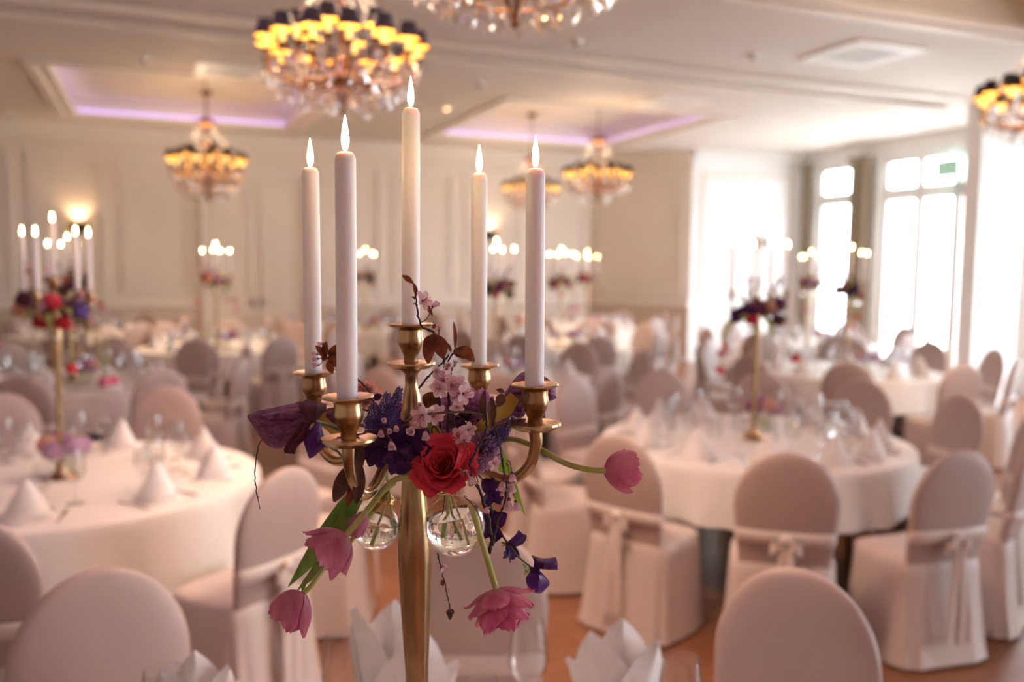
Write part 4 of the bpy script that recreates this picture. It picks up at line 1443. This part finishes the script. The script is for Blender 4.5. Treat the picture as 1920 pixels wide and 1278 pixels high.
spike('blue violet flower spike left of the tallest one', (718, 812, 1.04), (726, 737, 1.05), .0105)
spike('short blue violet spike behind front left cup', (705, 815, 1.03), (700, 757, 1.04), .0105)
spike('lowest blue violet spike beside the front left cup', (712, 822, 1.02), (686, 786, 1.03), .010)
spike('blue violet spike leaning on the centre stem', (726, 818, 1.02), (744, 768, 1.03), .0105)
spike('broad blue violet spike under the ochre leaf at right', (905, 835, 1.05), (964, 782, 1.05), .012)
spike('blue violet spike below the broad right one', (902, 838, 1.04), (952, 808, 1.04), .0115)

# ---- ruffled blooms
def carnation(label, c, r, mat, axis, n=46, name='carnation', stem=None):
    C = P(*c)
    ax_ = Vector(axis).normalized()
    b = C - ax_ * r * .9
    t = thing(name, label, 'flower', b, 'ruffled blooms of the closest bouquet')
    fr = frame(ax_)
    rnd = random.Random(int(c[0]))
    for k in range(n):
        tt = k / n
        obj('petal', petal_into(MB(), b, fr, k * 2.39996, r * rnd.uniform(1.15, 1.45), r * .42, R(6 + 74 * tt), R(rnd.uniform(-10, 25)), cup=.5, r0=.001, ruff=.10, rk=9, ph=rnd.uniform(0, 6), notch=.10, nu=10, nv=6,
                                shape=lambda v: .12 + .88 * v ** .8), mat, t)
    if stem:
        obj('stem', stem_mesh(stem, .002), M_STEM, t)
carnation('mauve ruffled bloom behind the blossom twigs', (876, 780, 1.06), .031, M_MAUVE, (.1, -.9, .4))
carnation('lilac ruffled bloom right of the red rose', (914, 842, 1.03), .019, M_LILAC, (.4, -.8, .1), 30)
carnation('small lilac bloom below right of the red rose', (890, 872, 1.03), .018, M_LILAC, (.1, -.8, -.5), 26)
carnation('coral pink carnation behind front left candle', (684, 735, 1.12), .021, M_CORAL, (.1, -.6, .8), 36)
carnation('deep red bloom half hidden beside centre stem', (752, 792, 1.15), .021, M_REDROSE, (-.1, -.9, .3), 30)

# ---- sweet peas
def sweet_pea(label, c, facing, up, size, mat=M_DARKPEA, stem=None, group='sweet peas of the closest bouquet', cal=True):
    C = P(*c)
    t = thing('sweet_pea', label, 'sweet pea', C, group)
    f = Vector(facing).normalized()
    u = Vector(up)
    u = (u - f * u.dot(f)).normalized()
    s = u.cross(f).normalized()
    fr = Matrix((u, s, f)).transposed()          # local x = up, z = facing
    std = petal_into(MB(), C, fr, 0, size, size * .62, R(50), R(48), cup=-.45 if False else .25, r0=.0005, ruff=.10, rk=5, ph=1, notch=.08, nu=14, nv=10, shape=lambda v: math.sin(math.pi * min(1, v * .6 + .08)) ** .7)
    obj('standard_petal', std, mat, t)
    for a in (2.2, -2.2):
        obj('wing_petal', petal_into(MB(), C, fr, a, size * .8, size * .40, R(35), R(50), cup=.9, r0=.0005, ruff=.06, ph=a, nu=10, nv=8, shape=lambda v: math.sin(math.pi * min(1, v * .6 + .1)) ** .7), mat, t)
    obj('keel', petal_into(MB(), C, fr, math.pi, size * .45, size * .22, R(20), R(40), cup=1.2), M_VIOLET, t)
    if cal:
        calyx(t, C - f * .002, -f, size * .3)
    if stem:
        obj('stem', stem_mesh(stem, .0011, .0013, 6), M_STEMDARK, t)
    return t
sweet_pea('dark violet sweet pea under the front left saucer', (722, 838, 1.0), (-.2, -.9, -.3), (-.4, 0, .9), .030, cal=False)
sweet_pea('dark violet sweet pea left of the red rose', (762, 832, 1.0), (.1, -1, .1), (-.6, 0, .6), .028, cal=False)
sweet_pea('dark violet sweet pea hanging over left bulb', (748, 850, .99), (.1, -.9, -.5), (.2, 0, -1), .026, cal=False)
sweet_pea('dark violet sweet pea beside brown leaves', (702, 842, 1.02), (-.4, -.8, 0), (-.8, 0, .1), .026, cal=False)
sweet_pea('dark violet sweet pea touching the rose edge', (783, 838, 1.0), (.2, -1, .3), (0, 0, 1), .022, cal=False)
sweet_pea('dark violet sweet pea beneath the right arm', (920, 925, 1.05), (.3, -.9, .1), (-.1, 0, 1), .021, stem=[(918, 925, 1.055), (905, 900, 1.06), (880, 870, 1.07)])
sweet_pea('dark violet sweet pea between the twig ends', (925, 990, 1.06), (-.2, -.9, .2), (.2, 0, 1), .024)
sweet_pea('small dark violet sweet pea on the trailing spray', (952, 1022, 1.05), (.6, -.6, -.3), (.7, 0, .6), .024)
tp = thing('sweet_pea', 'dark violet sweet pea at the tip of trailing spray', 'sweet pea', P(996, 1065, 1.03), 'sweet peas of the closest bouquet')
obj('standard_petal', patch([[(996, 1040, 1.03), (1018, 1046, 1.02), (1042, 1044, 1.03)], [(1001, 1052, 1.015), (1020, 1056, 1.005), (1045, 1054, 1.02)], [(1000, 1064, 1.02), (1020, 1067, 1.01), (1046, 1068, 1.02)]]), M_DARKPEA, tp)
obj('wing_petal', patch([[(994, 1070, 1.025), (1004, 1068, 1.02), (1015, 1072, 1.02)], [(986, 1085, 1.01), (1008, 1086, .998), (1030, 1090, 1.015)], [(992, 1104, 1.012), (1010, 1108, 1.0), (1027, 1100, 1.015)], [(1004, 1111, 1.018), (1011, 1112, 1.015), (1018, 1110, 1.018)]]), M_VIOLET, tp)
obj('keel', patch([[(996, 1062, 1.02), (1012, 1066, 1.012)], [(994, 1074, 1.018), (1014, 1078, 1.008)]]), M_DARKPEA, tp)
calyx(tp, P(995, 1066, 1.028), (-.9, -.1, -.1), .013)
obj('stem', stem_mesh([(920, 945, 1.06), (935, 990, 1.055), (952, 1018, 1.05), (975, 1046, 1.04), (997, 1064, 1.03)], .0016, .001, 6), M_STEMDARK, tp)

# ---- cherry plum blossom branches
def blossom(parent, c, facing, size, closed=False, rnd=random):
    C = P(*c) if len(c) == 3 and c[2] < 3 and c[0] > 20 else Vector(c)
    f = Vector(facing).normalized()
    fr = frame(f, spin=rnd.uniform(0, 6))
    mb = MB().ball(C - f * size * .1, size * .20, 7, 5)
    b = obj('blossom', mb, M_CALYX, parent)
    n = 5
    th0, cu = (R(18), R(8)) if closed else (R(62), R(22))
    for k in range(n):
        obj('petal', petal_into(MB(), C, fr, k * 2 * math.pi / n + rnd.uniform(-.15, .15), size * rnd.uniform(.9, 1.1), size * .40, th0 + rnd.uniform(-.15, .2), cu, cup=.7, r0=size * .06, nu=6, nv=6), M_BLOSSOM, b)
    st = MB()
    for k in range(12):
        a = k * 2.4
        sp = rnd.uniform(.15, .5) * (.5 if closed else 1)
        e = C + fr @ Vector((size * sp * math.cos(a), size * sp * math.sin(a), size * rnd.uniform(.6, .95)))
        st.tube([C, e], size * .018, 4)
        st.ball(e, size * .05, 5, 3)
    s = obj('stamens', st, M_STAMEN, b)
    return b
rb = random.Random(21)
def branch(label, pts, r0, r1, jag=.0007, mat=M_TWIG):
    t = thing('blossom_branch', label, 'branch', P(*pts[0]), 'cherry plum branches')
    obj('twig', stem_mesh(pts, r0 * .75, r1 * .75, 7, jag), mat, t)
    return t
def pedicel(t, a, b, sag=0.0):
    A_, B_ = P(*a), P(*b)
    m = (A_ + B_) / 2 + Vector((0, 0, sag))
    obj('flower_stalk', MB().tube(curve([A_, m, B_], 4), .0006, 5), M_CALYX, t)
bz = lambda n: px(n)
t = branch('tallest blossom twig rising in front of the centre cup', [(838, 850, 1.02), (840, 800, 1.02), (843, 745, 1.015), (836, 690, 1.01), (826, 645, 1.0), (812, 622, .995), (793, 613, .99), (784, 592, .99), (781, 568, .99), (779, 552, .99)], .0026, .0011)
pleaf(t, (780, 556, .99), (774, 529, .99), 9, M_PLUMLEAF, (.6, -1, 0), .12)
pleaf(t, (774, 531, .99), (754, 516, .99), 11, M_PLUMLEAF, (.2, -1, .4), .08)
pleaf(t, (780, 560, .99), (772, 556, .985), 5, M_PLUMLEAF)
pleaf(t, (800, 566, .99), (811, 592, .985), 8, M_PLUMLEAF, (.3, -1, 0), -.2)
blossom(t, (792, 564, .985), (.7, -.6, .25), bz(19), rnd=rb)
blossom(t, (812, 574, .985), (.8, -.2, .6), bz(13), True, rb)
pedicel(t, (790, 604, .99), (811, 577, .985), -.004)
pedicel(t, (783, 582, .99), (775, 570, .985), .004)
blossom(t, (823, 618, .99), (.05, -.2, 1), bz(11), True, rb)
pedicel(t, (822, 642, 1.0), (823, 622, .99))
pleaf(t, (812, 626, .99), (803, 682, .98), 26, M_PLUMLEAF, (-.3, -1, .1), .10)
pleaf(t, (812, 628, .985), (796, 655, .985), 18, M_PLUMLEAF, (-.5, -1, .3), .1)
pleaf(t, (816, 628, .99), (831, 672, .98), 30, M_PLUMLEAF, (.3, -1, .1), .12)
pleaf(t, (812, 616, .985), (816, 607, .985), 7, M_PLUMLEAF)
for (x, y, D, s, fc, cl) in ((832, 712, .99, 25, (-.1, -.8, .5), False), (846, 722, .99, 23, (.3, -.8, .2), False), (826, 727, .985, 20, (-.4, -.8, -.2), False), (838, 690, .99, 15, (.3, -.7, .6), True), (826, 697, .995, 15, (-.6, -.6, .3), True), (848, 737, .99, 16, (.2, -.6, -.6), True)):
    blossom(t, (x, y, D), fc, bz(s), cl, rb)
t = branch('blossom twig bending right to copper leaves', [(828, 850, 1.035), (824, 790, 1.035), (820, 745, 1.03), (828, 700, 1.02), (842, 672, 1.01), (853, 655, 1.0)], .0020, .0012)
pleaf(t, (853, 655, 1.0), (850, 603, 1.0), 9, M_PLUMLEAF, (.8, -1, 0), .04)
pleaf(t, (854, 654, 1.0), (889, 678, .99), 26, M_PLUMLEAF, (.1, -1, .8), .22)
pleaf(t, (846, 660, 1.0), (834, 640, 1.0), 7, M_PLUMLEAF, (.3, -1, .4), .2)
pleaf(t, (850, 660, 1.0), (870, 672, .995), 12, M_PLUMLEAF, (0, -1, .5), .2)
blossom(t, (868, 738, .985), (.8, -.6, .1), bz(21), False, rb)
blossom(t, (862, 722, .995), (-.2, -.7, .6), bz(17), False, rb)
pedicel(t, (844, 742, 1.0), (866, 740, .985), .004)
blossom(t, (852, 685, 1.0), (.3, -.2, .9), bz(10), True, rb)
t = branch('straight dark twig crossing the bouquet diagonally', [(785, 728, 1.06), (800, 708, 1.05), (815, 695, 1.04), (842, 664, 1.02)], .0017, .0012)
pleaf(t, (812, 735, 1.06), (800, 765, 1.05), 28, M_PLUMLEAF, (-.2, -1, .2), .1)
pleaf(t, (806, 740, 1.06), (825, 762, 1.05), 22, M_DARKLEAF, (.2, -1, .2), .1)
t = branch('upright twig between rose and mauve bloom', [(851, 848, 1.02), (852, 800, 1.02), (849, 745, 1.015), (846, 700, 1.01), (848, 688, 1.01)], .0018, .001)
blossom(t, (856, 762, 1.0), (.3, -.8, -.1), bz(15), False, rb)
blossom(t, (862, 815, 1.0), (-.1, -.8, .5), bz(18), False, rb)
blossom(t, (878, 806, 1.005), (.4, -.7, .5), bz(16), False, rb)
blossom(t, (870, 825, .995), (.2, -.9, -.2), bz(16), False, rb)
t = branch('twig of blossoms in front of the centre stem', [(846, 846, 1.03), (822, 808, 1.01), (803, 786, 1.0), (794, 775, .995)], .0014, .0009)
blossom(t, (792, 778, .985), (-.3, -.8, -.2), bz(23), False, rb)
blossom(t, (812, 780, .99), (.4, -.8, .1), bz(18), False, rb)
blossom(t, (789, 766, .99), (-.2, -.4, .8), bz(13), True, rb)
blossom(t, (798, 808, .985), (0, -.5, -.9), bz(17), True, rb)
pleaf(t, (812, 800, 1.02), (828, 815, 1.01), 14, M_OCHRE, (0, -1, .3), .1)
pleaf(t, (808, 790, 1.02), (800, 822, 1.02), 10, M_GREENERY, (-.2, -1, 0), .1)
t = branch('slender upright twig just left of the rose top', [(806, 850, 1.03), (810, 810, 1.02), (816, 770, 1.02), (818, 735, 1.02)], .0017, .001)
blossom(t, (822, 772, 1.0), (.1, -.9, .2), bz(15), False, rb)
t = branch('grey twig lying across the bouquet to the right', [(758, 790, .99), (800, 776, .985), (850, 772, .985), (880, 772, .985), (906, 777, .985)], .0016, .0018, .0004, M_GREY_STEM)
t = branch('reddish twig lying across the front left saucer', [(632, 820, .955), (665, 817, .955), (700, 806, .96), (735, 802, .965), (768, 793, .975)], .0012, .0014, .0005, M_TWIG)
for (x, y, s, fc) in ((683, 799, 12, (-.2, -.8, .4)), (714, 806, 13, (.1, -.6, -.7)), (728, 803, 11, (.4, -.6, -.5)), (742, 797, 12, (.2, -.6, -.8)), (722, 793, 11, (-.2, -.5, .8)), (733, 828, 17, (.2, -.7, -.6)), (773, 815, 17, (-.1, -.6, .6))):
    blossom(t, (x, y, .96), fc, bz(s), True, rb)
pedicel(t, (700, 806, .96), (733, 824, .96), .006)
pleaf(t, (664, 812, .955), (676, 880, .95), 30, M_DARKLEAF, (.1, -1, 0), .08)
pleaf(t, (660, 815, .957), (656, 880, .957), 22, M_DARKLEAF, (-.6, -1, 0), .08)
pleaf(t, (668, 862, .957), (626, 940, .96), 32, M_DARKLEAF, (-.2, -1, .1), .06)
pleaf(t, (672, 875, .957), (650, 948, .962), 20, M_PLUMLEAF, (.4, -1, .1), .06)
pleaf(t, (676, 868, .957), (668, 944, .958), 24, M_DARKLEAF, (.3, -1, -.1), .08)
t = branch('hanging twig with bell blossoms right of the rose', [(905, 745, 1.0), (912, 790, .995), (910, 812, .99), (895, 840, .985), (881, 872, .98), (890, 900, .98), (905, 935, .98), (916, 975, .98), (922, 1010, .978), (918, 1038, .975)], .0013, .0027)
pleaf(t, (909, 732, 1.0), (908, 790, .99), 15, M_DARKLEAF, (-.4, -1, 0), .12)
pleaf(t, (921, 745, 1.0), (921, 800, .99), 17, M_DARKLEAF, (.3, -1, 0), .08)
pleaf(t, (942, 738, 1.0), (934, 762, .995), 20, M_DARKLEAF, (.1, -1, .3), .1)
pleaf(t, (946, 735, 1.0), (931, 730, 1.0), 9, M_DARKLEAF, (0, -1, .3), .1)
blossom(t, (884, 892, .965), (.05, -.3, -1), bz(19), True, rb)
blossom(t, (873, 885, .975), (-.5, -.6, -.4), bz(13), False, rb)
blossom(t, (912, 950, .968), (.1, -.5, -.8), bz(13), True, rb)
blossom(t, (874, 935, .965), (-.3, -.4, .9), bz(8), True, rb)
pedicel(t, (896, 960, .968), (875, 935, .966), .002)
pedicel(t, (881, 876, .98), (897, 905, .975), .006)
t = branch('long hanging twig of pink bells under the right saucer', [(944, 742, 1.0), (925, 775, .995), (934, 820, .985), (943, 870, .975), (949, 908, .97), (946, 945, .97), (933, 975, .97), (927, 1005, .97), (924, 1022, .972)], .0011, .0022)
for (x, y, s, fc, a) in ((944, 902, 20, (-.3, -.3, -1), (946, 888)), (956, 906, 20, (.3, -.3, -1), (950, 872)), (960, 888, 17, (.2, -.3, -1), (949, 870)), (954, 938, 22, (0, -.3, -1), (948, 925)), (967, 941, 16, (.3, -.3, -1), (948, 927)), (942, 922, 9, (-.1, -.3, -1), (947, 915))):
    blossom(t, (x, y, .965), fc, bz(s), True, rb)
    pedicel(t, (*a, .97), (x, y - 6, .965), .008)
carn = blossom(t, (925, 867, .97), (.6, -.7, -.2), bz(15), False, rb)
pedicel(t, (942, 851, .975), (927, 862, .97), .003)
t = branch('thin twig dropping below the right glass bulb', [(820, 1036, 1.0), (826, 1060, .995), (833, 1090, .995), (840, 1120, .995), (844, 1142, .995)], .0011, .0008)
blossom(t, (831, 1062, .99), (.6, -.5, -.4), bz(12), False, rb)
blossom(t, (840, 1057, .992), (.5, -.5, .6), bz(7), True, rb)
pleaf(t, (829, 1086, .99), (830, 1098, .99), 8, M_PLUMLEAF)
for dx in (-4, 0, 5):
    pleaf(t, (844, 1141, .995), (844 + dx, 1162 - abs(dx) * 2, .99), 10, M_DARKLEAF, (dx * .2, -1, 0), .1)
t = branch('bare thin twig hanging at the far left', [(560, 770, 1.03), (515, 800, 1.03), (492, 823, 1.02), (482, 850, 1.015), (478, 895, 1.01), (481, 920, 1.01), (487, 954, 1.01)], .0009, .0008)
t = branch('copper leaved sprig between the two left candles', [(700, 742, 1.09), (672, 712, 1.11), (645, 690, 1.13), (625, 678, 1.13), (612, 668, 1.13)], .0018, .0012)
for a, b, w in (((612, 668), (592, 648), 14), ((612, 666), (612, 640), 16), ((618, 668), (634, 645), 18), ((616, 672), (640, 664), 20), ((616, 674), (624, 700), 16), ((622, 676), (638, 688), 16), ((612, 670), (604, 676), 14)):
    pleaf(t, (*a, 1.13), (*b, 1.125), w, M_PLUMLEAF, (rb.uniform(-.5, .5), -1, rb.uniform(-.3, .5)), .1)
for (x, y) in ((594, 664), (595, 672), (596, 684), (605, 644)):
    pedicel(t, (610, 671, 1.13), (x + 3, y, 1.125))
    blossom(t, (x, y, 1.125), (-.9, -.3, rb.uniform(-.2, .4)), bz(12), True, rb)
t = branch('twig curving behind the plum flower', [(566, 755, 1.0), (590, 744, 1.01), (612, 743, 1.02), (632, 750, 1.03), (690, 770, 1.05)], .0011, .0014)
pleaf(t, (563, 756, .99), (565, 742, .99), 5, M_OCHRE)
t = branch('dark twig behind the front left cup', [(683, 738, 1.06), (700, 752, 1.06), (712, 770, 1.06), (740, 800, 1.06)], .0016, .0012)
pleaf(t, (700, 748, 1.06), (716, 740, 1.06), 14, M_DARKPEA)

# ---- bulb vases
def main_vase(label, c, r, neck, level, stems):
    C, N = P(*c), P(*neck)
    axis = (N - C).normalized()
    t = thing('bulb_vase', label, 'vase', C - axis * r, 'hanging bulb vases')
    fr = frame(axis)
    prof = [(r * math.sin(a), -r * math.cos(a)) for a in [R(2 + 4.6 * k) for k in range(35)] if a < R(161)]
    nr = .0105
    prof += [(nr, r * 1.02), (nr * .95, r * 1.12), (nr * .95, r * 1.25), (nr * 1.3, r * 1.36), (nr * 1.35, r * 1.38)]
    obj('glass', MB().lathe(prof, C, 40, fr), M_BULBGLASS, t)
    wv = MB()
    ri = r * .965
    lv = math.acos(max(-1, min(1, -level)))
    pr = [(ri * math.sin(lv * k / 24) + 1e-5, -ri * math.cos(lv * k / 24)) for k in range(25)]
    pr += [(pr[-1][0] * .5, pr[-1][1]), (0, pr[-1][1])]
    wv.lathe(pr, C, 40, fr)
    obj('water', wv, M_WATER, t)
    obj('hanging_wire', MB().tube([C + fr @ Vector((nr * 1.08 * math.cos(k * .35), nr * 1.08 * math.sin(k * .35), r * 1.10 + k * .00012)) for k in range(72)], .0007, 5)
        .tube([C + fr @ Vector((nr, 0, r * 1.2)), C + fr @ Vector((nr * 1.2, .004, r * 1.8)), C + fr @ Vector((0, .02, r * 2.2))], .0006, 5), M_WIRE, t)
    for (p, q, w, m) in stems:
        obj('cut_stem', MB().tube(curve([P(*p), P((p[0] + q[0]) / 2 + 3, (p[1] + q[1]) / 2, (p[2] + q[2]) / 2), P(*q)], 5), w, 8), m, t)
    return t
main_vase('glass bulb vase with water below the rose', (853, 985, 1.0), .0355, (836, 905, 1.0), .42,
          [((836, 915, 1.0), (838, 1000, 1.005), .0022, M_STEM), ((842, 915, 1.0), (872, 1012, 1.0), .0011, M_STEM), ((834, 915, 1.005), (824, 985, 1.01), .0007, M_TWIG)])
main_vase('glass bulb vase with water left of the pole', (705, 987, 1.12), .0305, (730, 912, 1.12), .35,
          [((727, 915, 1.12), (690, 970, 1.12), .0030, M_OCHRE), ((722, 868, 1.12), (735, 1000, 1.12), .0018, M_STEM), ((732, 905, 1.125), (700, 1008, 1.13), .0018, M_STEM)])
